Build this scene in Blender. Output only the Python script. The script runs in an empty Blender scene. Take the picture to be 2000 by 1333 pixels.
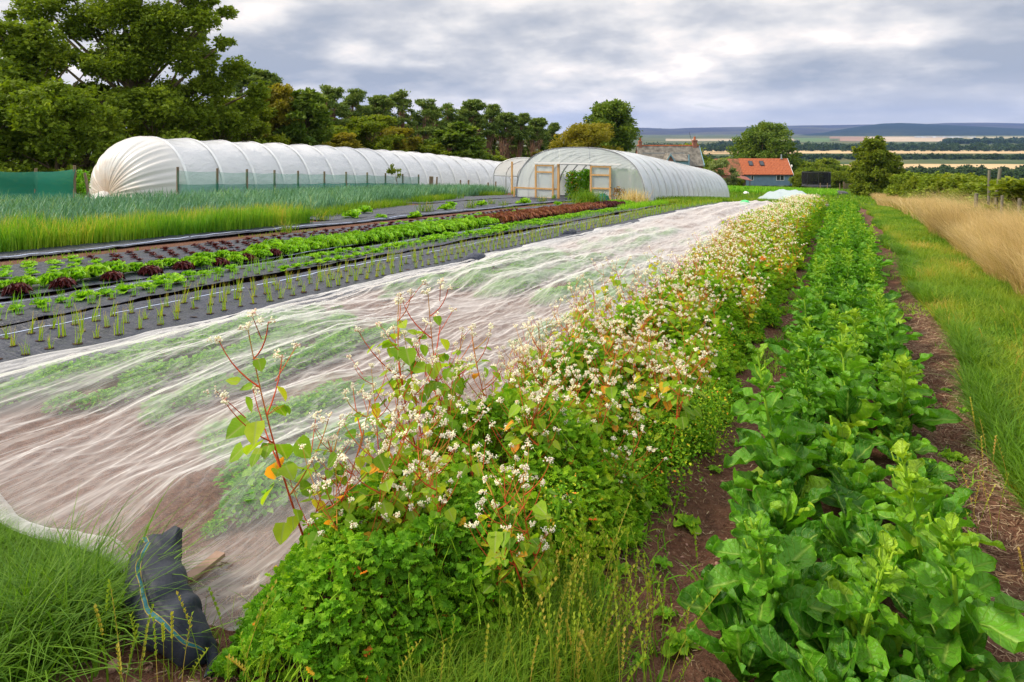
import bpy, math, random
import numpy as np
from math import radians, sin, cos, pi

random.seed(7)
rng = np.random.default_rng(11)
SC = bpy.context.scene
COL = SC.collection

# ------------------------------------------------------------------ camera
F = 1333.0                      # focal length in photograph pixels (24 mm)
TH = math.atan(652 / F)         # the beds run along +Y; the camera is turned left of them
ST, CT = sin(TH), cos(TH)
EYE, HOR = 1.75, 262.0
cd = bpy.data.cameras.new('camera')
cam = bpy.data.objects.new('camera', cd)
COL.objects.link(cam)
cam.location = (0, 0, EYE)
cam.rotation_euler = (pi / 2, 0, TH)
cd.sensor_width = 36; cd.lens = 24.0
cd.shift_y = -(666.5 - HOR) / 2000.0
cd.clip_start = 0.05; cd.clip_end = 60000
SC.camera = cam
# ------------------------------------------------------------------ exposure
SC.view_settings.view_transform = 'Standard'
SC.view_settings.look = 'None'
SC.view_settings.gamma = 1.0
SC.view_settings.exposure = 0.42
SC.render.resolution_x = 1024; SC.render.resolution_y = 682
SC.cycles.max_bounces = 8
SC.cycles.transparent_max_bounces = 24
SC.cycles.diffuse_bounces = 3
SC.cycles.glossy_bounces = 2
SC.cycles.transmission_bounces = 4
SC.cycles.volume_bounces = 0
SC.cycles.use_fast_gi = False
SC.cycles.caustics_reflective = False
SC.cycles.caustics_refractive = False
# ------------------------------------------------------------------ sun
SUN_EL, SUN_AZ = radians(38), radians(-118)     # azimuth measured from +Y towards +X
sd = bpy.data.lights.new('sun', 'SUN')
sd.energy = 3.2; sd.angle = radians(12); sd.color = (1.0, 0.88, 0.70)
sun = bpy.data.objects.new('sun', sd); COL.objects.link(sun)
sun.rotation_euler = (pi / 2 - SUN_EL, 0, -SUN_AZ + pi)
# ------------------------------------------------------------------ world
W = bpy.data.worlds.new('World'); SC.world = W; W.use_nodes = True
nt = W.node_tree; nt.nodes.clear()
def N(t, ty, **kw):
    n = t.nodes.new(ty)
    for k, v in kw.items():
        if k.startswith('i_'):
            n.inputs[k[2:].replace('_', ' ')].default_value = v
        else:
            setattr(n, k, v)
    return n
def math_n(t, op, a, b=None, clamp=False):
    n = t.nodes.new('ShaderNodeMath'); n.operation = op; n.use_clamp = clamp
    for i, x in enumerate((a, b)):
        if x is None: continue
        if isinstance(x, (int, float)): n.inputs[i].default_value = x
        else: t.links.new(x, n.inputs[i])
    return n.outputs[0]
def ramp(t, fac, stops, interp='LINEAR'):
    n = t.nodes.new('ShaderNodeValToRGB'); cr = n.color_ramp; cr.interpolation = interp
    while len(cr.elements) < len(stops): cr.elements.new(0.5)
    for e, (p, c) in zip(cr.elements, stops):
        e.position = p
        e.color = (c[0], c[1], c[2], 1) if not isinstance(c, (int, float)) else (c, c, c, 1)
    if fac is not None: t.links.new(fac, n.inputs[0])
    return n.outputs[0]
def mixc(t, fac, a, b):
    n = t.nodes.new('ShaderNodeMix'); n.data_type = 'RGBA'
    for i, x in ((0, fac), (6, a), (7, b)):
        if isinstance(x, (int, float)): n.inputs[i].default_value = x
        elif isinstance(x, tuple): n.inputs[i].default_value = (x[0], x[1], x[2], 1)
        else: t.links.new(x, n.inputs[i])
    return n.outputs[2]

sky = N(nt, 'ShaderNodeTexSky', sky_type='NISHITA', sun_disc=False)
sky.sun_elevation = SUN_EL; sky.sun_rotation = SUN_AZ
tc = N(nt, 'ShaderNodeTexCoord')
sep = N(nt, 'ShaderNodeSeparateXYZ'); nt.links.new(tc.outputs['Generated'], sep.inputs[0])
zc = math_n(nt, 'MAXIMUM', sep.outputs[2], 0.0)
zd = math_n(nt, 'ADD', zc, 0.27)
px = math_n(nt, 'DIVIDE', sep.outputs[0], zd)
py = math_n(nt, 'DIVIDE', sep.outputs[1], zd)
comb = N(nt, 'ShaderNodeCombineXYZ'); nt.links.new(px, comb.inputs[0]); nt.links.new(py, comb.inputs[1])
n1 = N(nt, 'ShaderNodeTexNoise', i_Scale=2.1, i_Detail=8.0, i_Roughness=0.52, i_Distortion=0.0)
n2 = N(nt, 'ShaderNodeTexNoise', i_Scale=0.75, i_Detail=4.0, i_Roughness=0.5, i_Distortion=0.0)
n3 = N(nt, 'ShaderNodeTexNoise', i_Scale=4.5, i_Detail=6.0, i_Roughness=0.55, i_Distortion=0.0)
for n, off in ((n1, (3.1, 7.4, 0)), (n2, (9.2, 1.3, 4)), (n3, (2.2, 5.3, 8))):
    mp = N(nt, 'ShaderNodeMapping'); mp.inputs['Location'].default_value = off
    nt.links.new(comb.outputs[0], mp.inputs[0]); nt.links.new(mp.outputs[0], n.inputs['Vector'])
mix12 = math_n(nt, 'ADD', math_n(nt, 'MULTIPLY', n1.outputs[0], 0.50), math_n(nt, 'MULTIPLY', n2.outputs[0], 0.36))
dens = math_n(nt, 'ADD', mix12, math_n(nt, 'ADD', math_n(nt, 'MULTIPLY', n3.outputs[0], 0.14), math_n(nt, 'MULTIPLY', math_n(nt, 'ADD', sep.outputs[0], 0.38), 0.055)))
cloud = ramp(nt, dens, [(0.41, (1.0, 0.92, 0.82)), (0.46, (0.74, 0.69, 0.65)), (0.495, (0.60, 0.585, 0.575)),
                        (0.535, (0.45, 0.455, 0.475)), (0.60, (0.31, 0.335, 0.385))])
# clouds thin to a brighter, warmer band toward the upper left and the horizon
blu = ramp(nt, dens, [(0.36, 1.0), (0.415, 0.0)])
skyb = N(nt, 'ShaderNodeBackground', i_Strength=0.12); nt.links.new(sky.outputs[0], skyb.inputs[0])
clb = N(nt, 'ShaderNodeBackground', i_Strength=1.0)
zen = ramp(nt, sep.outputs[2], [(0.0, 1.16), (0.20, 1.16), (0.5, 2.3)])
hz = ramp(nt, sep.outputs[2], [(0.0, 0.75), (0.075, 0.0)])
cl2 = mixc(nt, hz, cloud, (0.74, 0.71, 0.70))
nt.links.new(cl2, clb.inputs[0])
rr = N(nt, 'ShaderNodeMath', operation='MULTIPLY'); nt.links.new(zen, rr.inputs[0]); rr.inputs[1].default_value = 1.0
nt.links.new(rr.outputs[0], clb.inputs[1])
ms = N(nt, 'ShaderNodeMixShader'); nt.links.new(math_n(nt, 'MULTIPLY', blu, 0.75), ms.inputs[0])
nt.links.new(clb.outputs[0], ms.inputs[1]); nt.links.new(skyb.outputs[0], ms.inputs[2])
out = N(nt, 'ShaderNodeOutputWorld'); nt.links.new(ms.outputs[0], out.inputs[0])

# ------------------------------------------------------------------ terrain and projection
PY = [-400, 0, 30, 40, 62, 90, 120, 140, 220, 330, 480, 700, 2000, 4000, 6500, 9000, 20000]
PZ = [-8, 0, -1.5, -2.15, -4.1, -5.65, -7.25, -8.3, -14, -24, -31, -35, -38, -27, -12, 0, 0]
def ter(x, y):
    x = np.asarray(x, float); y = np.asarray(y, float)
    z = np.interp(y, PY, PZ)
    return z
def at_ground(u, v, h=0.0):
    a = (u - 1000) / F; dep = (v - HOR) / F
    lo, hi = .4, 5000
    for _ in range(60):
        m = (lo + hi) / 2
        if dep * m < EYE - h - float(ter(0, m * (CT + a * ST))): lo = m
        else: hi = m
    return lo * (-ST + a * CT), lo * (CT + a * ST)
def at_depth(u, d):
    a = (u - 1000) / F
    return d * (-ST + a * CT), d * (CT + a * ST)
def at_y(u, Y):
    a = (u - 1000) / F
    d = Y / (CT + a * ST)
    return d * (-ST + a * CT)
def zv(v, d): return EYE - (v - HOR) / F * d

def _h(ix, iy, s):
    n = (ix.astype(np.int64) * 374761393 + iy.astype(np.int64) * 668265263 + s * 974634777) & 0xffffffff
    n = ((n ^ (n >> 13)) * 1274126177) & 0xffffffff
    return ((n ^ (n >> 16)) & 0xffff) / 65535.0
def vnoise(x, y, s=0):
    x = np.asarray(x, float); y = np.asarray(y, float)
    ix, iy = np.floor(x), np.floor(y); fx, fy = x - ix, y - iy
    fx = fx * fx * (3 - 2 * fx); fy = fy * fy * (3 - 2 * fy)
    a, b = _h(ix, iy, s), _h(ix + 1, iy, s); c, d = _h(ix, iy + 1, s), _h(ix + 1, iy + 1, s)
    return (a * (1 - fx) + b * fx) * (1 - fy) + (c * (1 - fx) + d * fx) * fy
def fbm(x, y, s=0, o=4, r=0.5):
    t = 0; a = 1; n = 0
    for i in range(o):
        t = t + a * vnoise(x * 2 ** i, y * 2 ** i, s + i * 17); n += a; a *= r
    return t / n

# ------------------------------------------------------------------ mesh helpers
def tagk(o, kind): o['kind'] = kind; return o
def tag(o, label, cat, group=None, kind=None):
    o['label'] = label; o['category'] = cat
    if group: o['group'] = group
    if kind: o['kind'] = kind
    return o
class MB:
    """collects vertices and faces, links them as one mesh object"""
    def __init__(s): s.v = []; s.f = {3: [], 4: []}; s.n = 0; s.c = []; s.mi = {3: [], 4: []}; s.hasc = False
    def add(s, v, f, col=None, mi=0):
        v = np.asarray(v, float).reshape(-1, 3)
        if isinstance(f, np.ndarray): groups = {f.shape[1]: f}
        else:
            groups = {}
            for q in f: groups.setdefault(len(q), []).append(q)
            groups = {k: np.array(x) for k, x in groups.items()}
        for k, x in groups.items():
            if k > 4:
                tri = []
                for q in x:
                    for i in range(1, k - 1): tri.append((q[0], q[i], q[i + 1]))
                x = np.array(tri); k = 3
            s.f[k].append(x + s.n); s.mi[k].append(np.full(len(x), mi))
        s.v.append(v)
        if col is None: col = np.full((len(v), 3), 0.5)
        else:
            s.hasc = True
            col = np.broadcast_to(np.asarray(col, float), (len(v), 3))
        s.c.append(col); s.n += len(v)
        return s
    def box(s, x0, x1, y0, y1, z0, z1, mi=0, R=None, T=None, col=None):
        v = np.array([(x, y, z) for z in (z0, z1) for y in (y0, y1) for x in (x0, x1)], float)
        if R is not None: v = v @ np.asarray(R).T
        if T is not None: v = v + np.asarray(T)
        return s.add(v, [(0, 2, 3, 1), (4, 5, 7, 6), (0, 1, 5, 4), (2, 6, 7, 3), (0, 4, 6, 2), (1, 3, 7, 5)], col, mi)
    def tube(s, P, R, sides=6, col=None, mi=0, cap=True):
        P = np.asarray(P, float); k = len(P)
        R = np.broadcast_to(np.asarray(R, float), (k,))
        v, f = tubes(P[None], R[None], sides)
        s.add(v, f, col, mi)
        if cap:
            s.add(v[:sides], [tuple(range(sides))[::-1]], col, mi)
            s.add(v[-sides:], [tuple(range(sides))], col, mi)
        return s
    def build(s, name, mat, parent=None, smooth=False):
        me = bpy.data.meshes.new(name)
        V = np.concatenate(s.v) if s.v else np.zeros((0, 3))
        me.vertices.add(len(V)); me.vertices.foreach_set('co', V.astype(np.float32).ravel())
        loops = []; starts = []; mis = []; p = 0
        for k in (3, 4):
            if s.f[k]:
                x = np.concatenate(s.f[k]); loops.append(x.ravel())
                starts.append(p + np.arange(len(x)) * k); p += x.size
                mis.append(np.concatenate(s.mi[k]))
        if loops:
            L = np.concatenate(loops); S = np.concatenate(starts); M = np.concatenate(mis)
            me.loops.add(len(L)); me.loops.foreach_set('vertex_index', L.astype(np.int32))
            me.polygons.add(len(S)); me.polygons.foreach_set('loop_start', S.astype(np.int32))
            me.polygons.foreach_set('material_index', M.astype(np.int32))
            me.polygons.foreach_set('use_smooth', np.full(len(S), smooth))
        if s.hasc:
            a = me.attributes.new('var', 'FLOAT_COLOR', 'POINT')
            c = np.concatenate(s.c); c = np.concatenate([c, np.ones((len(c), 1))], 1)
            a.data.foreach_set('color', c.astype(np.float32).ravel())
        me.update(calc_edges=True)
        for m in (mat if isinstance(mat, (list, tuple)) else [mat]): me.materials.append(m)
        o = bpy.data.objects.new(name, me); COL.objects.link(o)
        if parent is not None: o.parent = parent
        return o
def tubes(P, R, sides=3):
    """P (n,k,3) polylines, R (n,k) radii -> verts, quads"""
    n, k, _ = P.shape
    T = np.gradient(P, axis=1); T /= np.linalg.norm(T, axis=2, keepdims=True) + 1e-9
    ref = np.zeros_like(T); ref[..., 0] = 1
    par = np.abs(T[..., 0]) > 0.9; ref[par] = (0, 1, 0)
    A = np.cross(T, ref); A /= np.linalg.norm(A, axis=2, keepdims=True) + 1e-9
    B = np.cross(T, A)
    an = np.arange(sides) * 2 * pi / sides
    V = P[:, :, None] + R[:, :, None, None] * (A[:, :, None] * np.cos(an)[None, None, :, None] + B[:, :, None] * np.sin(an)[None, None, :, None])
    V = V.reshape(-1, 3)
    i = np.arange(k - 1)[:, None] * sides; j = np.arange(sides)[None]
    q = np.stack([i + j, i + (j + 1) % sides, i + sides + (j + 1) % sides, i + sides + j], -1).reshape(-1, 4)
    f = (q[None] + (np.arange(n) * k * sides)[:, None, None]).reshape(-1, 4)
    return V, f
def grid_faces(nx, ny):
    i = np.arange(ny - 1)[:, None] * nx; j = np.arange(nx - 1)[None]
    return np.stack([i + j, i + j + 1, i + nx + j + 1, i + nx + j], -1).reshape(-1, 4)
def sheet(xs, ys, zf):
    X, Y = np.meshgrid(xs, ys)
    return np.stack([X, Y, zf(X, Y)], -1).reshape(-1, 3), grid_faces(len(xs), len(ys))
def rotmats(az, tilt, roll):
    """local +Y is along the leaf, +Z its face. tilt lifts the tip, az turns about Z"""
    ca, sa = np.cos(az), np.sin(az); ct, st = np.cos(tilt), np.sin(tilt); cr, sr = np.cos(roll), np.sin(roll)
    z = np.zeros_like(ca); o = np.ones_like(ca)
    Rz = np.stack([ca, -sa, z, sa, ca, z, z, z, o], -1).reshape(-1, 3, 3)
    Rx = np.stack([o, z, z, z, ct, -st, z, st, ct], -1).reshape(-1, 3, 3)
    Ry = np.stack([cr, z, sr, z, o, z, -sr, z, cr], -1).reshape(-1, 3, 3)
    return Rz @ Rx @ Ry
def scatter(mb, tv, tf, R, T, S, rnd, tc=None, mi=0):
    """copies of a template leaf; rnd (n,) goes to var.r; tc (m,2) to var.g, var.b"""
    n, m = len(T), len(tv)
    S = np.asarray(S, float)
    if S.ndim == 1: S = S[:, None]
    V = np.einsum('nij,nmj->nmi', R, tv[None] * S[:, None, :]) + T[:, None]
    C = np.zeros((n, m, 3)); C[..., 0] = np.asarray(rnd)[:, None]
    if tc is not None: C[..., 1:] = tc[None]
    else: C[..., 1:] = 0.5
    f = {}
    for q in tf: f.setdefault(len(q), []).append(q)
    first = True
    for k, x in f.items():
        x = np.array(x)
        ff = (x[None] + (np.arange(n) * m)[:, None, None]).reshape(-1, k)
        if first: mb.add(V.reshape(-1, 3), ff, C.reshape(-1, 3), mi); first = False
        else:
            mb.f[k].append(ff + mb.n - n * m); mb.mi[k].append(np.full(len(ff), mi))
def blades(mb, P, Hh, Wd, lean, az, rnd, seg=3, mi=0):
    """grass blades: P (n,3), height, width, lean (sideways reach), azimuth"""
    n = len(P); t = np.linspace(0, 1, seg + 1)
    D = np.stack([np.cos(az), np.sin(az), np.zeros(n)], -1)
    a2 = az + pi / 2 + rng.uniform(-.8, .8, n)
    Sd = np.stack([np.cos(a2), np.sin(a2), np.zeros(n)], -1)
    C = P[:, None] + D[:, None] * (lean[:, None] * t ** 1.8)[..., None]
    C[..., 2] += Hh[:, None] * (t - 0.22 * t ** 3 * np.minimum(1.6, lean / np.maximum(Hh, .01))[:, None])
    w = Wd[:, None] * np.array([1, 1.0, .75, .45, .25][:seg] + [0.02])[None]
    L = C - Sd[:, None] * w[..., None] * .5; Rr = C + Sd[:, None] * w[..., None] * .5
    V = np.stack([L, Rr], 2).reshape(n, -1, 3)
    m = 2 * (seg + 1)
    q = np.array([(2 * i, 2 * i + 1, 2 * i + 3, 2 * i + 2) for i in range(seg)])
    ff = (q[None] + (np.arange(n) * m)[:, None, None]).reshape(-1, 4)
    Cc = np.zeros((n, m, 3)); Cc[..., 0] = rnd[:, None]; Cc[..., 1] = np.repeat(t, 2)[None]
    mb.add(V.reshape(-1, 3), ff, Cc.reshape(-1, 3), mi)
def empty(name, loc, rz=0):
    o = bpy.data.objects.new(name, None); COL.objects.link(o)
    o.location = loc; o.rotation_euler = (0, 0, rz); o.empty_display_size = .1
    return o
def copy_tree(o, parent=None):
    c = o.copy(); COL.objects.link(c)
    if parent is not None: c.parent = parent
    for ch in list(o.children): copy_tree(ch, c)
    return c
class Stock:
    """prototypes that move to their first place, then get copied"""
    def __init__(s, protos): s.p = protos; s.used = [False] * len(protos)
    def put(s, i, loc, rz=0, sc=1.0, label=None, group=None, tilt=(0, 0)):
        i %= len(s.p)
        o = copy_tree(s.p[i]) if s.used[i] else s.p[i]
        s.used[i] = True
        o.location = loc; o.rotation_euler = (tilt[0], tilt[1], rz)
        o.scale = (sc, sc, sc) if np.isscalar(sc) else sc
        if label: o['label'] = label
        if group: o['group'] = group
        return o
    def drop_unused(s):
        for o, u in zip(s.p, s.used):
            if not u:
                for c in list(o.children_recursive): bpy.data.objects.remove(c)
                bpy.data.objects.remove(o)

# ------------------------------------------------------------------ materials
def newmat(name):
    m = bpy.data.materials.new(name); m.use_nodes = True
    t = m.node_tree; t.nodes.clear()
    o = N(t, 'ShaderNodeOutputMaterial'); return m, t, o
def attr(t):
    a = N(t, 'ShaderNodeAttribute', attribute_name='var')
    s = N(t, 'ShaderNodeSeparateColor'); t.links.new(a.outputs['Color'], s.inputs[0])
    return s.outputs
def noise(t, scale, detail=4, rough=.55, coord='Object', dist=0, vec=(1, 1, 1)):
    c = N(t, 'ShaderNodeTexCoord'); mp = N(t, 'ShaderNodeMapping'); mp.inputs['Scale'].default_value = vec
    t.links.new(c.outputs[coord], mp.inputs[0])
    n = N(t, 'ShaderNodeTexNoise', i_Scale=scale, i_Detail=float(detail), i_Roughness=rough, i_Distortion=float(dist))
    t.links.new(mp.outputs[0], n.inputs['Vector']); return n.outputs[0]
def bump(t, h, strength, dist=0.01):
    b = N(t, 'ShaderNodeBump', i_Strength=strength, i_Distance=dist); t.links.new(h, b.inputs['Height']); return b.outputs[0]
def prin(t, color, rough=.6, spec=.3, normal=None, metal=0.0, **kw):
    p = N(t, 'ShaderNodeBsdfPrincipled')
    if isinstance(color, tuple): p.inputs['Base Color'].default_value = (*color[:3], 1)
    else: t.links.new(color, p.inputs['Base Color'])
    if isinstance(rough, (int, float)): p.inputs['Roughness'].default_value = rough
    else: t.links.new(rough, p.inputs['Roughness'])
    p.inputs['Specular IOR Level'].default_value = spec
    p.inputs['Metallic'].default_value = metal
    if normal is not None: t.links.new(normal, p.inputs['Normal'])
    return p.outputs[0]
def leafmat(name, stops, rough=.5, spec=.35, trans=.35, obj_var=0.0, rib=None, bumps=0, tip=None):
    """colour from the leaf's own random value; rib = colour of the midrib and veins"""
    m, t, o = newmat(name)
    r, g, b = attr(t)[:3]
    fac = r
    if obj_var:
        oi = N(t, 'ShaderNodeObjectInfo')
        fac = math_n(t, 'ADD', r, math_n(t, 'MULTIPLY', math_n(t, 'SUBTRACT', oi.outputs['Random'], .5), obj_var), clamp=True)
    c = ramp(t, fac, stops)
    nz = noise(t, 9, 3)
    hs = N(t, 'ShaderNodeHueSaturation'); t.links.new(c, hs.inputs['Color'])
    t.links.new(math_n(t, 'ADD', math_n(t, 'MULTIPLY', nz, .95), .52), hs.inputs['Value'])
    c = hs.outputs[0]
    if rib:
        ab = math_n(t, 'ABSOLUTE', math_n(t, 'SUBTRACT', b, .5))
        mid = math_n(t, 'SUBTRACT', 1.0, math_n(t, 'MULTIPLY', ab, 13.0), clamp=True)
        w = math_n(t, 'SINE', math_n(t, 'MULTIPLY', math_n(t, 'SUBTRACT', g, math_n(t, 'MULTIPLY', ab, .45)), 60.0))
        vein = math_n(t, 'MULTIPLY', math_n(t, 'SUBTRACT', w, .86, ), 3.0, clamp=True)
        k = math_n(t, 'MAXIMUM', mid, vein, clamp=True)
        c = mixc(t, math_n(t, 'MULTIPLY', k, .8), c, rib)
    if tip: c = mixc(t, ramp(t, math_n(t, 'ADD', g, math_n(t, 'MULTIPLY', math_n(t, 'SUBTRACT', r, .5), .5)), [(.80, 0.0), (1.0, .8)]), c, tip)
    nrm = None
    if bumps:
        nb = noise(t, bumps, 2, .5)
        h = nb
        if rib: h = math_n(t, 'SUBTRACT', nb, math_n(t, 'MULTIPLY', k, .4))
        nrm = bump(t, h, .8, .018)
    p = prin(t, c, min(.75, rough + .1), spec * .55, nrm)
    if trans:
        tr = N(t, 'ShaderNodeBsdfTranslucent')
        c2 = N(t, 'ShaderNodeMix', data_type='RGBA', blend_type='MULTIPLY'); c2.inputs[0].default_value = 1
        t.links.new(c, c2.inputs[6]); c2.inputs[7].default_value = (1.45, 1.5, .55, 1)
        t.links.new(c2.outputs[2], tr.inputs[0])
        mx = N(t, 'ShaderNodeMixShader'); mx.inputs[0].default_value = trans
        t.links.new(p, mx.inputs[1]); t.links.new(tr.outputs[0], mx.inputs[2]); p = mx.outputs[0]
    t.links.new(p, o.inputs[0]); return m
def plain(name, color, rough=.6, spec=.3, var=.35, scale=6, bumpy=0, bscale=30, metal=0.0, vec=(1, 1, 1)):
    m, t, o = newmat(name)
    nz = noise(t, scale, 5, .6, vec=vec)
    dk = tuple(x * (1 - var) for x in color); lt = tuple(min(1, x * (1 + var)) for x in color)
    c = ramp(t, nz, [(.3, dk), (.7, lt)])
    nrm = bump(t, noise(t, bscale, 4, .6, vec=vec), bumpy, .01) if bumpy else None
    t.links.new(prin(t, c, rough, spec, nrm, metal), o.inputs[0]); return m
def film(name, color, t0, trans=.5, rough=.35, spec=.4, dirt=None, bumpy=.3, bvec=(1, 1, 1), bs=3, bunch=0):
    """thin sheet: light passing straight through falls with the slant of the view, as through a real net or film"""
    m, t, o = newmat(name)
    geo = N(t, 'ShaderNodeNewGeometry')
    dp = N(t, 'ShaderNodeVectorMath', operation='DOT_PRODUCT')
    t.links.new(geo.outputs['Normal'], dp.inputs[0]); t.links.new(geo.outputs['Incoming'], dp.inputs[1])
    cs = math_n(t, 'MAXIMUM', math_n(t, 'ABSOLUTE', dp.outputs['Value']), .10 if bunch else .04)
    if bunch:   # threads lie closer together where the mesh is gathered into pleats
        k1 = ramp(t, noise(t, 3.2, 4, .55, dist=.5, vec=(2.6, .30, 1)), [(.47, 0.0), (.50, 1.0), (.53, 0.0)])
        k2 = ramp(t, noise(t, 7.0, 3, .55, dist=.4, vec=(3.0, .42, 1)), [(.455, 0.0), (.50, 1.0), (.545, 0.0)])
        k3 = ramp(t, noise(t, 1.3, 4, .6, vec=(1.6, .5, 1)), [(.42, 0.0), (.68, 1.0)])
        tt = math_n(t, 'SUBTRACT', t0, math_n(t, 'MULTIPLY', math_n(t, 'ADD', math_n(t, 'ADD', math_n(t, 'MULTIPLY', k1, .55), math_n(t, 'MULTIPLY', k2, .30)), math_n(t, 'MULTIPLY', k3, .45)), bunch))
        T = math_n(t, 'POWER', tt, math_n(t, 'DIVIDE', 1.0, cs))
    else: T = math_n(t, 'POWER', t0, math_n(t, 'DIVIDE', 1.0, cs))
    nz = noise(t, bs, 5, .6, vec=bvec)
    c = color
    if dirt:
        c = mixc(t, ramp(t, math_n(t, 'ADD', attr(t)[0], math_n(t, 'MULTIPLY', math_n(t, 'SUBTRACT', noise(t, bs, 5, .65, vec=bvec), .5), .9)), [(.55, 0.0), (1.0, .9)]), color, dirt)
    nrm = bump(t, nz, bumpy, .05) if bumpy else None
    p = prin(t, c, rough, spec, nrm)
    tr = N(t, 'ShaderNodeBsdfTranslucent')
    if isinstance(c, tuple): tr.inputs[0].default_value = (*c, 1)
    else: t.links.new(c, tr.inputs[0])
    if nrm is not None: t.links.new(nrm, tr.inputs['Normal'])
    mx = N(t, 'ShaderNodeMixShader'); mx.inputs[0].default_value = trans
    t.links.new(p, mx.inputs[1]); t.links.new(tr.outputs[0], mx.inputs[2])
    tp = N(t, 'ShaderNodeBsdfTransparent')
    m2 = N(t, 'ShaderNodeMixShader'); t.links.new(T, m2.inputs[0])
    t.links.new(mx.outputs[0], m2.inputs[1]); t.links.new(tp.outputs[0], m2.inputs[2])
    t.links.new(m2.outputs[0], o.inputs[0]); return m

G = {}
G['tree_dark'] = leafmat('ash_leaves', [(0, (0.0768, 0.13, 0.0084)), (.5, (0.165, 0.233, 0.0147)), (.85, (0.263, 0.328, 0.0231)), (1, (0.373, 0.38, 0.0315))], .5, .3, .3)
G['tree_mid'] = leafmat('shrub_leaves', [(0, (0.0746, 0.127, 0.00792)), (.5, (0.162, 0.214, 0.0132)), (1, (0.285, 0.3, 0.0231))], .5, .3, .35)
G['tree_yel'] = leafmat('yellowing_leaves', [(0, (0.134, 0.14, 0.0108)), (.5, (0.235, 0.21, 0.018)), (1, (0.358, 0.27, 0.03))], .5, .3, .35)
G['tree_green'] = leafmat('sycamore_leaves', [(0, (0.056, 0.12, 0.012)), (.5, (0.123, 0.19, 0.021)), (1, (0.235, 0.29, 0.042))], .45, .35, .3)
G['pine'] = leafmat('pine_needles', [(0, (0.0699, 0.128, 0.0261)), (.5, (0.16, 0.23, 0.0466)), (1, (0.281, 0.326, 0.0652))], .55, .25, .2)
G['willow'] = leafmat('willow_leaves', [(0, (.13, .18, .06)), (.5, (.24, .29, .11)), (1, (.36, .40, .18))], .5, .3, .35)
G['far'] = leafmat('far_tree_leaves', [(0, (.022, .048, .014)), (.5, (.045, .08, .022)), (1, (.10, .125, .035))], .6, .2, .15)
G['bark'] = plain('bark', (.17, .125, .065), .85, .2, .45, 4, .6, 14)
G['pbark'] = plain('pine_bark', (.26, .15, .095), .8, .2, .4, 3, .5, 10, vec=(1, 1, .4))
G['chard'] = leafmat('beet_leaves', [(0, (0.0383, 0.143, 0.00864)), (.35, (0.071, 0.228, 0.0119)), (.75, (0.131, 0.34, 0.0162)), (.93, (0.284, 0.466, 0.0216)), (.965, (0.328, 0.484, 0.027))], .34, .5, .3, .25, rib=(.34, .52, .09), bumps=34)
G['bolt'] = leafmat('beet_stalks', [(0, (0.179, 0.38, 0.021)), (1, (0.381, 0.55, 0.042))], .45, .4, .25)
G['buck'] = leafmat('buckwheat_leaves', [(0, (0.114, 0.261, 0.0117)), (.45, (0.229, 0.388, 0.0162)), (.8, (0.416, 0.484, 0.0227)), (.92, (0.604, 0.465, 0.0227)), (1, (0.78, 0.291, 0.0324))], .5, .3, .45, .3, rib=(.34, .40, .12))
G['bstem'] = leafmat('buckwheat_stems', [(0, (0.483, 0.0315, 0.018)), (.6, (0.575, 0.09, 0.027)), (1, (0.483, 0.306, 0.054))], .5, .3, .1)
G['flower'] = leafmat('buckwheat_flowers', [(0, (0.609, 0.324, 0.264)), (.2, (0.735, 0.583, 0.495)), (.55, (0.84, 0.799, 0.704)), (1, (0.924, 0.918, 0.858))], .6, .2, .25)
G['herb'] = leafmat('ground_herb_leaves', [(0, (0.0644, 0.198, 0.0081)), (.4, (0.137, 0.326, 0.0121)), (.8, (0.306, 0.49, 0.0203)), (.95, (0.483, 0.583, 0.027)), (.975, (0.675, 0.49, 0.0338)), (1, (0.966, 0.233, 0.054))], .5, .3, .35)
G['grass'] = leafmat('grass', [(0, (0.0536, 0.142, 0.0084)), (.45, (0.129, 0.251, 0.0132)), (.8, (0.247, 0.318, 0.024)), (.92, (0.386, 0.318, 0.048)), (1, (0.557, 0.351, 0.108))], .45, .3, .35)
G['dry'] = leafmat('dry_grass', [(0, (0.225, 0.143, 0.0518)), (.35, (0.432, 0.302, 0.133)), (.7, (0.612, 0.454, 0.229)), (1, (0.756, 0.622, 0.385))], .6, .2, .3)
G['onion'] = leafmat('onion_leaves', [(0, (0.0699, 0.225, 0.015)), (.5, (0.192, 0.372, 0.021)), (.85, (0.349, 0.451, 0.03)), (1, (0.524, 0.412, 0.06))], .4, .4, .3, tip=(.62, .40, .10))
G['leek'] = leafmat('leek_leaves', [(0, (0.05, 0.142, 0.0833)), (.5, (0.11, 0.251, 0.147)), (.9, (0.18, 0.342, 0.176)), (1, (0.36, 0.433, 0.137))], .4, .4, .2)
G['redlet'] = leafmat('red_lettuce_leaves', [(0, (.035, .006, .010)), (.6, (.085, .014, .018)), (1, (.17, .035, .028))], .35, .5, .2, .2)
G['brownlet'] = leafmat('brown_lettuce_leaves', [(0, (.11, .028, .022)), (.6, (.23, .07, .04)), (1, (.28, .16, .06))], .4, .4, .25, .2)
G['greenlet'] = leafmat('lettuce_leaves', [(0, (0.0896, 0.27, 0.0108)), (.5, (0.179, 0.42, 0.018)), (1, (0.336, 0.55, 0.036))], .4, .4, .35, .3)
G['crop'] = leafmat('carrot_tops', [(0, (0.0784, 0.25, 0.012)), (.5, (0.146, 0.36, 0.015)), (1, (0.269, 0.48, 0.03))], .5, .3, .35, .2)
G['straw'] = leafmat('straw', [(0, (.13, .07, .045)), (.5, (.28, .18, .11)), (1, (.48, .37, .24))], .7, .2, 0)
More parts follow.
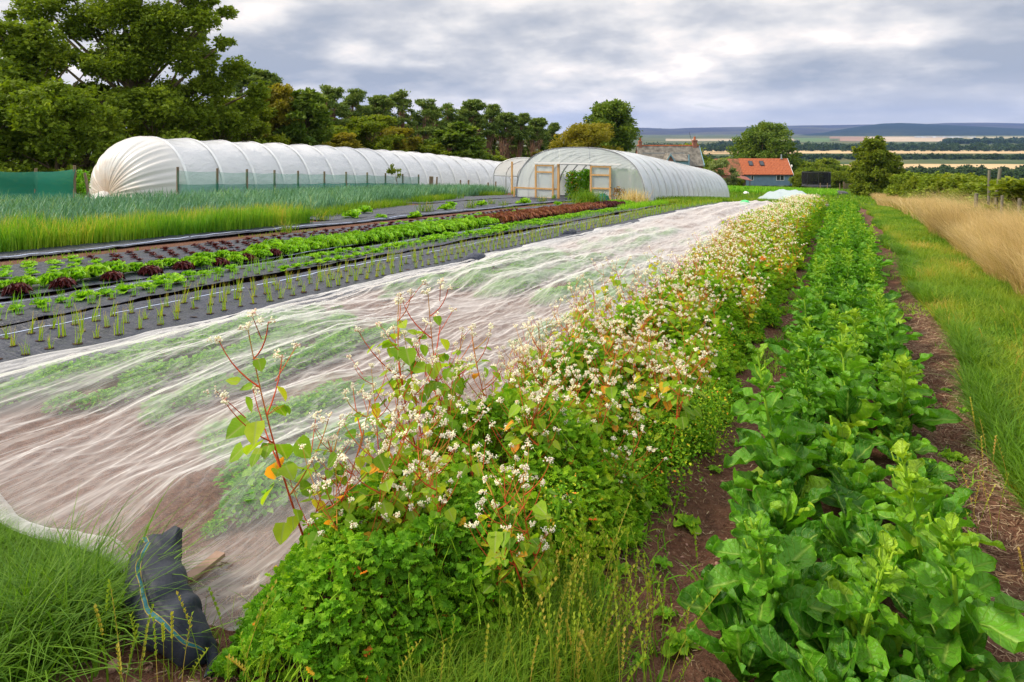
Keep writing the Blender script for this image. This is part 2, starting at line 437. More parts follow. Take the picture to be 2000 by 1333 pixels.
G['deadweed'] = leafmat('dead_weed', [(0, (.12, .05, .015)), (.6, (.28, .14, .03)), (1, (.38, .28, .07))], .7, .2, .2)
G['wood'] = plain('weathered_wood', (.22, .16, .10), .8, .2, .35, 5, .4, 30, vec=(3, 3, .4))
G['timber'] = plain('new_timber', (.56, .33, .13), .7, .25, .2, 4, .2, 25, vec=(3, 3, .5))
G['greypost'] = plain('grey_post', (.15, .14, .105), .8, .2, .3, 5, .3, 20)
G['metal'] = plain('galvanised', (.42, .44, .46), .4, .5, .1, 5, metal=.6)
G['white'] = plain('white_paint', (.78, .78, .76), .5, .4, .06, 4)
G['greynet'] = film('green_windbreak_net', (.012, .20, .135), .42, .35, .6, .2, bumpy=.3)
G['greennet2'] = film('pale_windbreak_net', (.05, .28, .20), .72, .35, .6, .2, bumpy=.3)
G['blacknet'] = film('black_trampoline_net', (.008, .008, .010), .32, .2, .7, .2, bumpy=0)
G['net'] = film('insect_mesh', (.80, .795, .785), .90, .42, .6, .2, bumpy=.35, bvec=(5, 1.0, 1), bs=6, bunch=.18)
G['poly1'] = film('tunnel_plastic', (.82, .83, .85), .12, .30, .26, .55, bumpy=1.0, bvec=(.8, 1.6, 3.4), bs=1.8)
G['polyend'] = film('tunnel_end_plastic', (.84, .82, .79), .10, .30, .35, .45, dirt=(.74, .52, .36), bumpy=.35, bs=1.2)
G['poly2'] = film('clear_tunnel_plastic', (.80, .84, .86), .34, .30, .22, .6, bumpy=.5, bvec=(1, .5, .5), bs=1.6)
G['poly2face'] = film('tunnel_front_plastic', (.74, .80, .80), .42, .30, .22, .6, bumpy=.9, bvec=(1.6, 1, .5), bs=1.7)
G['fleece'] = film('pale_fleece', (.50, .60, .63), .22, .35, .6, .3, bumpy=.6, bs=3)

# soil
def soilmat():
    m, t, o = newmat('ground_soil')
    r, g, b = attr(t)[:3]
    n1 = noise(t, 2.2, 8, .62); n2 = noise(t, 26, 5, .65); n3 = noise(t, 95, 3, .6)
    soil = ramp(t, n2, [(.28, (.055, .023, .013)), (.5, (.13, .056, .032)), (.68, (.20, .098, .060)), (.78, (.34, .20, .14))])
    soil = mixc(t, ramp(t, n1, [(.4, 0.0), (.7, .5)]), soil, (.13, .075, .052))
    litter = ramp(t, n3, [(.58, 0.0), (.70, .8)])
    soil = mixc(t, litter, soil, (.27, .18, .12))
    gr = ramp(t, n2, [(.3, (.030, .060, .010)), (.7, (.085, .13, .026))])
    col = mixc(t, r, soil, gr)
    far = ramp(t, noise(t, .006, 3, .5), [(.4, (.045, .075, .02)), (.6, (.12, .12, .04))])
    col = mixc(t, g, col, far)
    hgt = math_n(t, 'ADD', n2, math_n(t, 'MULTIPLY', n3, .35))
    t.links.new(prin(t, col, .9, .15, bump(t, hgt, .9, .03)), o.inputs[0]); return m
G['soil'] = soilmat()
G['bare'] = plain('bare_soil', (.11, .055, .036), .9, .15, .5, 22, .8, 40)
G['hole'] = plain('damp_soil', (.050, .026, .018), .9, .15, .5, 22, .8, 40)  # darker brown soil tone for the planting hole discs
def fabricmat():
    m, t, o = newmat('black_woven_fabric')
    nz = noise(t, 1.6, 6, .6)
    c = ramp(t, nz, [(.35, (.009, .013, .027)), (.64, (.020, .028, .055)), (.80, (.06, .05, .045))])
    c2 = N(t, 'ShaderNodeTexCoord'); w = N(t, 'ShaderNodeTexWave', wave_type='BANDS', bands_direction='Y', i_Scale=4.0, i_Distortion=2.5, i_Detail=2.0)
    t.links.new(c2.outputs['Object'], w.inputs['Vector'])
    h = math_n(t, 'ADD', math_n(t, 'MULTIPLY', noise(t, 9, 4, .6, vec=(.5, 2.2, 1)), .5), noise(t, 4, 4, .6, vec=(1.2, .8, 1)))
    t.links.new(prin(t, c, ramp(t, nz, [(.3, .36), (.7, .56)]), .42, bump(t, h, .9, .09)), o.inputs[0]); return m
G['fabric'] = fabricmat()
G['blueline'] = plain('pale_blue_stripe', (.42, .50, .68), .5, .3, .1)

# ------------------------------------------------------------------ ground
def spread(a, b, s0, g, smax):
    o = [a]; s = s0
    while o[-1] < b: o.append(o[-1] + s); s = min(s * g, smax)
    return o
xs_r = spread(2.6, 30, .06, 1.16, 4) ; xs_r2 = spread(xs_r[-1] + 5, 9000, 8, 1.2, 900)
xs_l = [-x for x in spread(8, 60, .1, 1.12, 4)]; xs_l2 = [-x for x in spread(-xs_l[-1] + 5, 9000, 8, 1.2, 900)]
xs = np.array(sorted(set([round(x, 4) for x in list(np.arange(-7.95, 2.6, .05)) + xs_r + xs_r2 + xs_l + xs_l2])))
ys = np.array([-300, -120, -40, -15, -6, -2, 0] + list(np.arange(.6, 9, .045)) + spread(9, 40, .06, 1.03, 1.2) + spread(41.5, 150, 1.5, 1.05, 6) + spread(158, 9500, 9, 1.1, 260))
def gz(X, Y):
    z = ter(X, Y)
    near = np.clip((45 - Y) / 20, 0, 1) * np.clip((Y + 1) / 1, 0, 1)
    path = np.exp(-((X + .66) / .17) ** 2) + np.exp(-((X - .62) / .16) ** 2)
    z = z + near * (-.05 * path + .035 * np.clip((X - .75) / .5, 0, 1) * (X > .7))
    z = z + near * (.05 * (fbm(X * 3.1, Y * 3.1, 3, 4, .6) - .5) * (1 + path)) * ((X > -2.2) & (X < 40) | (Y < 2.1))
    z = z + near * .03 * (fbm(X * 11, Y * 11, 31, 2) - .5) * ((X > -2.2) & (X < 1.2))
    return z
V, Fq = sheet(xs, ys, gz)
X, Y = V[:, 0], V[:, 1]
wob = (fbm(X * 1.7, Y * 1.3, 5, 4) - .5) * .5
edge = .93 + .12 * np.sin(Y * .9)
grs = np.clip((X + wob - edge) / .12, 0, 1)
grs = np.maximum(grs, np.clip((Y - 46 - 6 * wob) / 3, 0, 1))
grs = np.maximum(grs, np.clip((-2.35 + wob * .6 - X) / .15, 0, 1) * (Y < 1.95))
grs = np.maximum(grs, np.clip((-21 - X) / 2, 0, 1))
bare = (X > -3.2) & (X < .4) & (Y > 44) & (Y < 85)
grs = np.where(bare, grs * np.clip((fbm(X * .5, Y * .12, 9, 3) - .35) * 4, .1, 1), grs)
farw = np.clip((Y - 150) / 60, 0, 1)
mb = MB(); mb.add(V, Fq, np.stack([grs, farw, np.zeros_like(grs)], -1))
ground = tagk(mb.build('ground', G['soil'], smooth=True), 'structure')
def gzz(x, y): return float(gz(np.array([x], float), np.array([y], float))[0])

# valley fields, draped on the terrain
def field(name, u0, u1, v0, v1, color, wig=.6, sd_=0):
    m = plain(name + '_soil', color, .9, .1, .12, .004, vec=(1, .3, 1))
    us = np.linspace(u0, u1, 40); vs = np.linspace(0, 1, 6); pts = []
    for t_ in vs:
        for i, u in enumerate(us):
            w0 = (vnoise(np.array([u * .02]), np.array([sd_ + 3.3]))[0] - .5) * wig * 2
            x, y = at_ground(u, v0 + (v1 - v0) * t_ + w0)
            pts.append((x, y, float(ter(x, y)) + .35))
    mb = MB(); mb.add(np.array(pts), grid_faces(40, 6))
    return tagk(mb.build(name, m), 'structure')
WH = (.50, .36, .19)
field('wheat_field', 1290, 2150, 300.5, 294.5, WH, .4, 1)
field('wheat_field', 1375, 1470, 302, 298, WH, .4, 9)
field('wheat_field', 1640, 2150, 331, 321.5, WH, .8, 2)
field('wheat_field', 1600, 1720, 341, 333, (.46, .34, .2), .6, 3)
field('wheat_field', 1560, 1680, 352, 345, WH, .6, 4)
field('wheat_field', 1380, 1440, 320, 312, (.48, .38, .26), .6, 5)
field('pasture', 1550, 1640, 277.5, 270, (.10, .16, .05), .2, 6)
field('ploughed_field', 1620, 1690, 276.5, 267.2, (.30, .19, .13), .2, 7)
field('stubble_field', 1690, 1850, 277, 267.2, (.46, .36, .25), .2, 8)
field('stubble_field', 1850, 2150, 273, 267, (.34, .30, .17), .2, 11)
field('stubble_field', 1300, 1560, 276, 271.5, (.40, .33, .22), .2, 12)
field('pale_fleece_field', 1785, 1905, 269.4, 267.0, (.62, .68, .76), .1, 10)

# hills across the valley: real relief 6 to 12 km away
def hills(name, prof, d0, d1, d2, color, seed):
    us = np.linspace(prof[0][0], prof[-1][0], 160)
    top = np.interp(us, [p[0] for p in prof], [p[1] for p in prof])
    rows = []
    for t_, d in zip(np.linspace(0, 1, 14), np.linspace(d0, d1, 14)):
        h = zv(top, d1); base = -18
        e = t_ ** .8
        z = base + (h - base) * e + (fbm(us * .02, us * 0 + t_ * 4, seed, 4) - .5) * 26 * sin(pi * t_)
        x, y = at_depth(us, d); rows.append(np.stack([x, y, z], -1))
    x, y = at_depth(us, d2); rows.append(np.stack([x, y, np.full_like(x, -18)], -1))
    mb = MB(); mb.add(np.concatenate(rows), grid_faces(160, 15))
    m, t, o = newmat(name + '_cover')
    n = noise(t, .0012, 5, .6, vec=(1, 1, 6)); c = ramp(t, n, color, 'LINEAR')
    n2 = noise(t, .02, 4, .6)
    c = mixc(t, ramp(t, n2, [(.4, 0.0), (.6, .35)]), c, (.02, .035, .02))
    t.links.new(prin(t, c, .95, .05), o.inputs[0])
    return tagk(mb.build(name, m, smooth=True), 'structure')
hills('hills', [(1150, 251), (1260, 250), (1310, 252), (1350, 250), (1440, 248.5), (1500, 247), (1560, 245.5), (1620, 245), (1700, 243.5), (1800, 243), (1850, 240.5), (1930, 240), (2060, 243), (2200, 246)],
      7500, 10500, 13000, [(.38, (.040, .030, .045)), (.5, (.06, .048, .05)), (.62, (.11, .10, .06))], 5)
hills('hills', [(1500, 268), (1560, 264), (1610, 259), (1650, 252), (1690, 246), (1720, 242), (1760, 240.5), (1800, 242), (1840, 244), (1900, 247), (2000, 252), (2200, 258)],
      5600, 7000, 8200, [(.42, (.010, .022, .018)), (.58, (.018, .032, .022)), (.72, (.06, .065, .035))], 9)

# ------------------------------------------------------------------ trees
LQ = np.array([(0, 0, 0), (-.34, .45, .10), (0, 1, -.06), (.34, .45, .10)], float); LQF = [(0, 1, 2), (0, 2, 3)]
def crown(mb, clumps, n, size, squash=.75, droop=0.0, shell=.55, tintr=(.0, 1.0), rag=5, wind=0):
    """clumps: (x,y,z,r). leaves thrown through each clump's volume, thicker near its surface"""
    cl = np.array(clumps, float)
    if rag:
        ex_ = []
        for c_ in cl:
            for q in range(rag):
                d_ = rng.normal(size=3); d_ /= np.linalg.norm(d_); d_[2] = abs(d_[2]) * .8 if d_[2] > -.3 else d_[2]
                ex_.append((*(c_[:3] + d_ * c_[3] * rng.uniform(.75, 1.15) * (1, 1, squash)), c_[3] * rng.uniform(.25, .45)))
        cl[:, 3] *= .82; cl = np.concatenate([cl, np.array(ex_)])
    wgt = cl[:, 3] ** 2; wgt /= wgt.sum()
    k = rng.choice(len(cl), n, p=wgt)
    d = rng.normal(size=(n, 3)); d /= np.linalg.norm(d, axis=1, keepdims=True)
    rad = np.where(rng.random(n) < shell, rng.uniform(.82, 1.08, n), rng.random(n) ** .5)
    # uneven sprays
    rad *= rng.normal(1, .11, n) * (.80 + .5 * fbm(d[:, 0] * 3 + k * 1.7, d[:, 1] * 3 + d[:, 2] * 2.1, 3, 3))
    P = cl[k, :3] + d * rad[:, None] * cl[k, 3:4] * np.array([1, 1, squash])
    P[:, 2] -= droop * rad * cl[k, 3]
    ct = rng.random(len(cl))
    tint = np.clip(.25 * ct[k] + .45 * rng.random(n) + .30 * fbm(P[:, 0] * .9, P[:, 2] * .9 + P[:, 1], 8, 2), 0, 1)
    tint = tintr[0] + (tintr[1] - tintr[0]) * tint
    az = rng.uniform(0, 2 * pi, n); tilt = rng.normal(.1, .55, n) - droop * .6; roll = rng.normal(0, .7, n)
    if wind: az = rng.normal(-pi / 2, 1.0, n)
    S = size * rng.uniform(.6, 1.4, n)
    scatter(mb, LQ, LQF, rotmats(az, tilt, roll), P, S, tint)
def clumpset(H, Wd, n, base=.25, rmin=.14, rmax=.26, shape=1.0, seed=0):
    r_ = random.Random(seed); o = []
    tries = 0
    while len(o) < n and tries < 5000:
        tries += 1
        h = base + (1 - base) * r_.random() ** .85
        t_ = (h - base) / (1 - base)
        rad = Wd / 2 * math.sqrt(max(0, 1 - (2 * t_ - .85) ** 2 / (1.25 ** 2))) ** shape
        a = r_.uniform(0, 2 * pi); q = rad * r_.random() ** .45
        r = r_.uniform(rmin, rmax) * Wd * .5
        z = min(h * H, H - r * .6)
        o.append((cos(a) * max(0, q - r * .5), sin(a) * max(0, q - r * .5), z, r))
    return o
def limbs(mb, clumps, H, r0, trunk_top=.6, lean=(0, 0), n=None, col=None):
    k = 7; tt = np.linspace(0, 1, k)
    ph = random.uniform(0, 6)
    tr = np.stack([lean[0] * tt ** 1.5 + .03 * H * np.sin(tt * 4 + ph) * tt, lean[1] * tt ** 1.5 + .03 * H * np.cos(tt * 3 + ph) * tt, tt * H * trunk_top], -1)
    tr[0, 2] -= .3
    mb.tube(tr, r0 * (1 - .65 * tt) + r0 * .5 * np.exp(-tt * 14), 8)
    cl = clumps if n is None else clumps[:n]
    Ps, Rs = [], []
    for (x, y, z, r) in cl:
        s_ = min(.98, max(.25, (z / H - .25) / trunk_top * random.uniform(.6, .95)))
        b = np.array([np.interp(s_, tt, tr[:, i]) for i in range(3)])
        e = np.array([x, y, z]); mid = (b + e) / 2 + np.array([0, 0, .08 * H * random.uniform(-.4, .6)]) + np.random.RandomState(int(abs(x * 100)) % 999).normal(0, .03 * H, 3)
        q = np.linspace(0, 1, 6)[:, None]
        Ps.append((1 - q) ** 2 * b + 2 * q * (1 - q) * mid + q ** 2 * e)
        Rs.append(np.linspace(r0 * .38 * (1.1 - s_ * .5), r0 * .07, 6))
    if Ps:
        v, f = tubes(np.array(Ps), np.array(Rs), 5); mb.add(v, f)
def tree(name, H, Wd, nclump, nleaf, size, leafm, barkm='bark', seed=0, base=.25, droop=0, rr=(.16, .30), trunk=.7, r0=None, lean=(0, 0), squash=.75, extra=None, wind=0, shell=.55):
    root = empty(name, (0, 0, 0))
    cl = clumpset(H, Wd, nclump, base, rr[0], rr[1], 1.0, seed)
    cl = [(x + lean[0] * z / H, y + lean[1] * z / H, z, r) for x, y, z, r in cl]
    if extra: cl += extra
    r0 = r0 or H * .022
    m1 = MB(); limbs(m1, cl, H, r0, trunk, lean); m1.build('trunk', G[barkm], root, True)
    m2 = MB(); crown(m2, cl, nleaf, size, squash, droop, shell, wind=wind); m2.build('crown', G[leafm], root)
    return root
def place(root, u, d, rz=None, sc=1.0, label=None, cat='tree', group=None, sink=.15):
    x, y = at_depth(u, d)
    root.location = (x, y, float(ter(x, y)) - sink); root.rotation_euler[2] = random.uniform(0, 6.28) if rz is None else rz
    root.scale = (sc, sc, sc) if isinstance(sc, (int, float)) else sc
    tag(root, label, cat, group); return root

# big ash at left: built to its silhouette
ex = []
for (du, v, r) in [(-120, 35, 1.5), (-60, 15, 1.7), (10, 10, 1.9), (60, 30, 1.7), (110, 60, 1.6), (130, 20, 1.1), (165, 110, 1.3), (180, 85, .8), (-150, 90, 1.8), (-90, 100, 2.2), (0, 90, 2.6), (90, 110, 2.2),
                   (-170, 160, 2.1), (-80, 180, 2.6), (20, 180, 2.6), (120, 170, 2.1), (190, 190, 1.4), (215, 230, 1.2), (150, 230, 1.8), (60, 250, 2.3), (-60, 255, 2.3), (-160, 240, 2.2), (205, 265, 1.2), (-185, 45, .6), (190, 150, .8)]:
    D = 41.0
    ex.append((du * D / F, random.uniform(-2.2, 2.2), zv(v, D) + 3.2 + 0.1, r * .68))
ash = tree('ash_tree', 11.5, 9, 14, 85000, .21, 'tree_dark', seed=3, base=.3, extra=ex, r0=.5, trunk=.75, wind=1, rr=(.12, .22), shell=.35)
place(ash, 265, 41, TH, 1, 'tallest tree, broad wind-blown ash behind the near end of the long tunnel')
t2 = tree('ash_tree', 8.8, 7.5, 26, 24000, .25, 'tree_dark', seed=5, base=.12, r0=.3)
place(t2, 55, 36, .5, 1, 'dark leafy tree at the left edge of the wood, beside the taller ash')
t3 = tree('hazel_tree', 5.2, 7.0, 50, 22000, .22, 'tree_dark', seed=6, base=.0, r0=.15)
place(t3, 110, 33, 1, 1, 'low dark bushy tree behind the green net screen and under the ash')
c3 = copy_tree(t3); place(c3, -40, 33, 2, 1.1, 'dark bushy tree at the very left edge above the green net screen')
c3 = copy_tree(t3); place(c3, 300, 39, 3, (1.1, 1.1, 1.1), 'dense dark undergrowth tree directly behind the white gathered tunnel end')
c3 = copy_tree(t3); place(c3, 175, 44, 5, 1.15, 'dark undergrowth tree behind the gap between the green screen and the tunnel')
c3 = copy_tree(t3); place(c3, 420, 43, 4, 1.0, 'dark bushy tree behind the second and third hoop of the long tunnel')
t4 = tree('hawthorn_tree', 6.3, 5.4, 50, 20000, .22, 'tree_mid', seed=8, base=.05, r0=.14)
place(t4, 480, 47, 0, (1.1, 1.1, .95), 'mid green tree just right of the tall ash, behind the long tunnel')
t5 = tree('elder_tree', 6.2, 4.8, 46, 18000, .22, 'tree_yel', seed=9, base=.05, r0=.12)
place(t5, 532, 50, 0, (1, 1, 1.22), 'yellowish olive tree with brown tinged top behind the long tunnel')
t6 = tree('sycamore_tree', 6.2, 4.0, 40, 12000, .32, 'tree_green', seed=10, base=.1, r0=.14, shell=.75)
place(t6, 592, 51, 0, 1.15, 'narrow tree with big pale leaf clusters, left of the pines behind the long tunnel')
for i, (u, d, sc, src, lb) in enumerate([
        (660, 55, (1, 1, .72), t5, 'low olive yellow bush tree below the first leaning pine'),
        (720, 60, (1.3, 1.3, 1.0), t4, 'bushy mid green tree in front of the leftmost tall pines'),
        (775, 64, (1.3, 1.3, .95), t5, 'yellow green rounded tree in front of the pines, near the middle of the long tunnel'),
        (835, 66, (1.2, 1.2, .72), t4, 'low green bush tree behind the middle of the long tunnel'),
        (895, 68, (1.7, 1.7, 1.08), t6, 'wide tree with pale leaf clusters in front of the pines'),
        (955, 74, (1.4, 1.4, .62), t4, 'bright green bush below the bare pine trunks'),
        (1035, 86, (1.3, 1.3, .62), t4, 'olive bush to the right of the bare pine trunks'),
        (630, 57, (1.2, 1.2, .8), t4, 'green bush tree between the narrow pale tree and the first pines'), (1065, 92, (1.3, 1.3, .8), t5, 'olive bush tree at the right end of the pine row'), (990, 84, (1.2, 1.2, .55), t4, 'low green scrub under the pines left of the small tunnel'),
        (930, 80, (1.2, 1.2, .6), t5, 'yellowish scrub bush at the foot of the pines')]):
    place(copy_tree(src), u, d, i * 1.3, sc, lb)
# pines
def pine(seed, H=10, bare=.5):
    r_ = random.Random(seed); root = empty('pine_tree', (0, 0, 0))
    lean = (r_.uniform(-1.2, -.2), r_.uniform(-.6, .6)); cl = []
    for i in range(20):
        h = bare + (1 - bare) * (i + .5) / 20
        a = r_.uniform(0, 6.28); w = (1.15 - (h - bare) / (1 - bare) * .85) * 2.1 * r_.uniform(.25, 1)
        cl.append((cos(a) * w + lean[0] * h ** 1.5, sin(a) * w + lean[1] * h ** 1.5, h * H - .2, r_.uniform(.40, .85)))
    m1 = MB(); limbs(m1, cl, H, .20, .93, lean); m1.build('trunk', G['pbark'], root, True)
    m2 = MB(); crown(m2, cl, 9500, .20, .5, 0, .35); m2.build('crown', G['pine'], root)
    return root
PS = Stock([pine(i, 10, b) for i, b in enumerate([.50, .70, .35, .62])])
PL = 'dark wind-shaped pine in the row of pines behind the polytunnels'
for i, (u, d, sc) in enumerate([(470, 60, .93), (527, 62, 1.05), (627, 60, .86), (655, 61, .92), (690, 66, .95), (720, 68, .90), (752, 72, .93), (790, 72, 1.0), (822, 76, .98), (855, 80, .96), (880, 82, 1.05),
                               (905, 84, 1.03), (930, 88, 1.05), (955, 90, 1.05), (975, 92, 1.02), (995, 94, 1.04), (1015, 96, 1.0), (1035, 99, 1.0), (1055, 103, .98), (1075, 106, .97), (1000, 104, 1.0), (920, 98, 1.1), (840, 90, 1.1)]):
    x, y = at_depth(u, d)
    o = PS.put([0, 1, 2, 0, 3, 1, 2, 0, 3, 0, 2, 1, 1, 3, 1, 1, 3, 1, 2, 3, 2, 2, 2][i], (x, y, float(ter(x, y)) - .1), i * 2.1 if i % 3 else .4, sc * random.uniform(.95, 1.05))
    tag(o, PL, 'pine tree', 'row of pines behind the polytunnels')
for i, u in enumerate(range(610, 1080, 22)):
    d = 58 + (u - 600) * .105 + 5; x, y = at_depth(u + 6 * (i % 3), d)
    o = PS.put(i * 3 + 1, (x, y, float(ter(x, y)) - .1), i * 1.7, random.uniform(.74, .90))
    tag(o, PL, 'pine tree', 'row of pines behind the polytunnels')
PS.drop_unused()
for i, (u, d, sc, src) in enumerate([(560, 62, 1.0, t3), (640, 68, 1.05, t3), (700, 76, 1.1, t3), (760, 84, 1.1, t3), (820, 92, 1.15, t4), (880, 100, 1.2, t3), (940, 108, 1.0, t3), (1000, 116, 1.0, t4), (1060, 118, 1.05, t3)]):
    place(copy_tree(src), u, d, i * .9, (sc * 1.3, sc * 1.3, sc), 'dark undergrowth tree deep in the wood behind the pine trunks', group='undergrowth trees deep in the pine wood')
# trees around the houses
syc = tree('sycamore_tree', 10.6, 9.0, 60, 34000, .36, 'tree_green', seed=14, base=.05, r0=.3, shell=.7, rr=(.22, .36))
place(syc, 1192, 82, .3, 1, 'large rounded sycamore with pale leaf clusters behind the arched tunnel roof')
wil = tree('willow_tree', 7.4, 8.8, 60, 26000, .24, 'tree_yel', seed=15, base=.0, r0=.2, droop=-.2)
place(wil, 1148, 70, .3, (1, 1, .95), 'low rounded olive willow just behind the peak of the arched tunnel')
sy2 = tree('sycamore_tree', 13.6, 14.6, 70, 34000, .48, 'tree_green', seed=17, base=.08, r0=.45, shell=.7, rr=(.2, .32))
place(sy2, 1494, 150, .3, 1, 'round-headed dark sycamore behind the orange tiled roof')
rt = tree('willow_tree', 7.4, 5.6, 60, 34000, .26, 'tree_mid', seed=19, base=.0, r0=.2, droop=.5, rr=(.2, .34))
place(rt, 1705, 82, .3, (.92, .92, 1.0), 'upright weeping tree at the far end of the grass path')
c = copy_tree(rt); place(c, 1742, 84, 2, (.75, .75, .62), 'shorter tree joined to the right side of the upright weeping tree')
pw = tree('white_willow_tree', 4.2, 4.4, 30, 9000, .22, 'willow', seed=21, base=0, r0=.1, droop=-.2)
place(pw, 1408, 105, 0, 1.1, 'pale silvery green willow bush in front of the mossy old roof')
bush = tree('shrub', 3.2, 4.2, 34, 9500, .22, 'tree_mid', seed=22, base=0, r0=.06, rr=(.22, .4))
bushd = tree('shrub', 3.4, 4.4, 34, 9500, .22, 'tree_dark', seed=23, base=0, r0=.06, rr=(.22, .4))
shr = [(1440, 108, .55, 0, 'small bush beside the red roofed shed'), (1290, 128, 2.0, 1, 'dark conifer shrub showing over the grey roof ridge'), (1325, 190, 2.7, 0, 'pale tree beyond the grey roof ridge, left one of two'),
       (1345, 190, 2.9, 0, 'pale poplar beyond the grey roof ridge next to the chimney'), (1395, 170, 1.8, 1, 'dark tree between the brick chimney and the orange roof'), (1420, 165, 1.9, 1, 'dark bush tree left of the round sycamore'),
       (1560, 160, 1.9, 0, 'grey green tree right behind the gable of the blue building'), (1590, 170, 1.9, 0, 'bushy tree behind the left half of the trampoline'), (1618, 200, 2.6, 0, 'domed grey green tree above the trampoline'),
       (1640, 150, 1.5, 1, 'dark low tree right of the trampoline'), (1660, 170, 1.5, 0, 'bush behind the field gate'), (1575, 140, 1.2, 1, 'dark low bush left behind the trampoline net'),
       (1612, 138, 1.25, 0, 'bush showing above the middle of the trampoline net'), (1820, 260, 2.4, 0, 'rounded tree in the field beyond the hedge'), (1790, 230, 1.6, 1, 'dark tree beyond the hedge beside the rounded one'),
       (1750, 240, 2.2, 1, 'tree beyond the hedge half hidden by the weeping tree'), (1640, 125, 1.0, 0, 'yellow green shrub beside the gate'), (1565, 120, .9, 0, 'shrub at the foot of the blue gable')]
for i, (u, d, sc, k, lb) in enumerate(shr):
    s_ = (bush, bushd)[k]
    first = not s_.get('label')
    place(s_ if first else copy_tree(s_), u, d, i * 1.1, (sc, sc, sc * (1.15 if 'poplar' in lb or 'pale tree' in lb else 1)), lb, 'tree' if sc > 1.4 else 'shrub')
# distant belts of trees in the valley (a mass)
def belt(u0, u1, v, h, n, seed, size=1.6, dj=.03):
    n = n * 2; mb = MB(); us = np.sort(rng.uniform(u0, u1, n)); cl = []
    for u in us:
        x, y = at_ground(u, v)
        j = 1 + random.uniform(-dj, dj); x *= j; y *= j
        hh = h * random.uniform(.6, 1.25)
        zb = float(ter(x, y))
        for q in range(3): cl.append((x + random.uniform(-1, 1) * h * .35, y + random.uniform(-1, 1) * h * .3, zb + hh * random.uniform(.35, .7), hh * random.uniform(.34, .5)))
    crown(mb, cl, n * 110, size, 1.0, 0, .8, (0, .8), rag=0)
    o = mb.build('woodland', G['far']); tag(o, seed, 'woodland', None, 'stuff')
belt(1600, 2160, 347, 6, 150, 'dark belt of trees beyond the hedge, nearest the houses side of the valley', 2.2, .12)
belt(1500, 2160, 311, 5.5, 170, 'dark line of trees between the two straw coloured fields', 2.4)
belt(1250, 1430, 318, 7, 60, 'dark trees behind the brick chimney in the valley', 2.4, .1)
belt(1500, 1620, 330, 7, 50, 'scattered trees in the valley right of the round sycamore', 2.4, .1)
belt(1260, 2160, 293, 12, 280, 'long wood across the valley behind the farthest straw field', 4.0, .12)
belt(1840, 2160, 279, 12, 120, 'farthest dark wood below the hills', 6, .1)
belt(1400, 1560, 286, 11, 60, 'farthest wood behind the round sycamore', 5, .15)
# hedge on the right
for i in range(13):
    Y_ = 21 + i * 5.6
    x = 6.1 + random.uniform(-.3, .3)
    s_ = (bush, bushd)[1 if i % 4 == 2 else 0]
    o = copy_tree(s_)
    o.location = (x, Y_, float(ter(x, Y_)) - .3); o.rotation_euler[2] = i * 1.7
    o.scale = (.8, 1.1, float(np.interp(Y_, [21, 30, 45, 62], [.50, .58, .70, .86])) * random.uniform(.88, 1.12)); o.name = 'hedge_shrub'
    tag(o, 'leafy green shrub in the hedge behind the dry grass', 'hedge shrub', 'shrubs of the hedge along the dry grass')
# ------------------------------------------------------------------ long polytunnel (tunnel 1)
def hoop(Wd, Hh, n, k=40, base=0.0):
    p = np.linspace(0, pi, k)
    c_, s_ = np.cos(p), np.sin(p)
    return np.sign(c_) * np.abs(c_) ** (2 / n) * Wd / 2, base + np.abs(s_) ** (2 / n) * (Hh - base)
def tunnel_skin(xc, Wd, Hh, n, ys_, sag, per, zg, seed, base=0, wr=.02):
    hx, hz_ = hoop(Wd, Hh, n, 56, base); rows = []
    for y in ys_:
        ph = (y - ys_[0]) / per % 1.0
        s_ = 1 - sag * math.sin(pi * ph) ** .7
        ang = np.linspace(0, pi, 56)
        w = 1 + wr * (vnoise(ang * 5, np.full(56, y * 2.2), seed) - .5) + wr * .6 * (vnoise(ang * 16, np.full(56, y * .9), seed + 5) - .5)
        rows.append(np.stack([xc + hx * s_ * w, np.full(56, y), zg(y) + hz_ * s_ * w], -1))
    return np.concatenate(rows), grid_faces(56, len(ys_))
zt = lambda y: float(ter(0, y))
T1X, T1W, T1H, T1Y0, T1P, T1N = -27.0, 5.2, 2.62, 19.5, 1.8, 21
t1 = empty('polytunnel', (T1X, T1Y0, zt(T1Y0)))
tag(t1, 'long white caterpillar polytunnel with its near end gathered to a knot', 'polytunnel')
def loc(o, root):
    o.parent = root; o.matrix_parent_inverse = root.matrix_world.inverted() if False else o.matrix_parent_inverse
    rl = root.location; o.location = (-rl[0], -rl[1], -rl[2]); return o
ysk = np.arange(T1Y0, T1Y0 + T1P * T1N + .01, T1P / 12)
mb = MB(); v, f = tunnel_skin(T1X, T1W, T1H, 2.15, ysk, .035, T1P, zt, 1); mb.add(v, f)
loc(mb.build('cover', G['poly1'], None, True), t1)
mb = MB(); k = 160
hx, hz_ = hoop(T1W, T1H, 2.15, k)
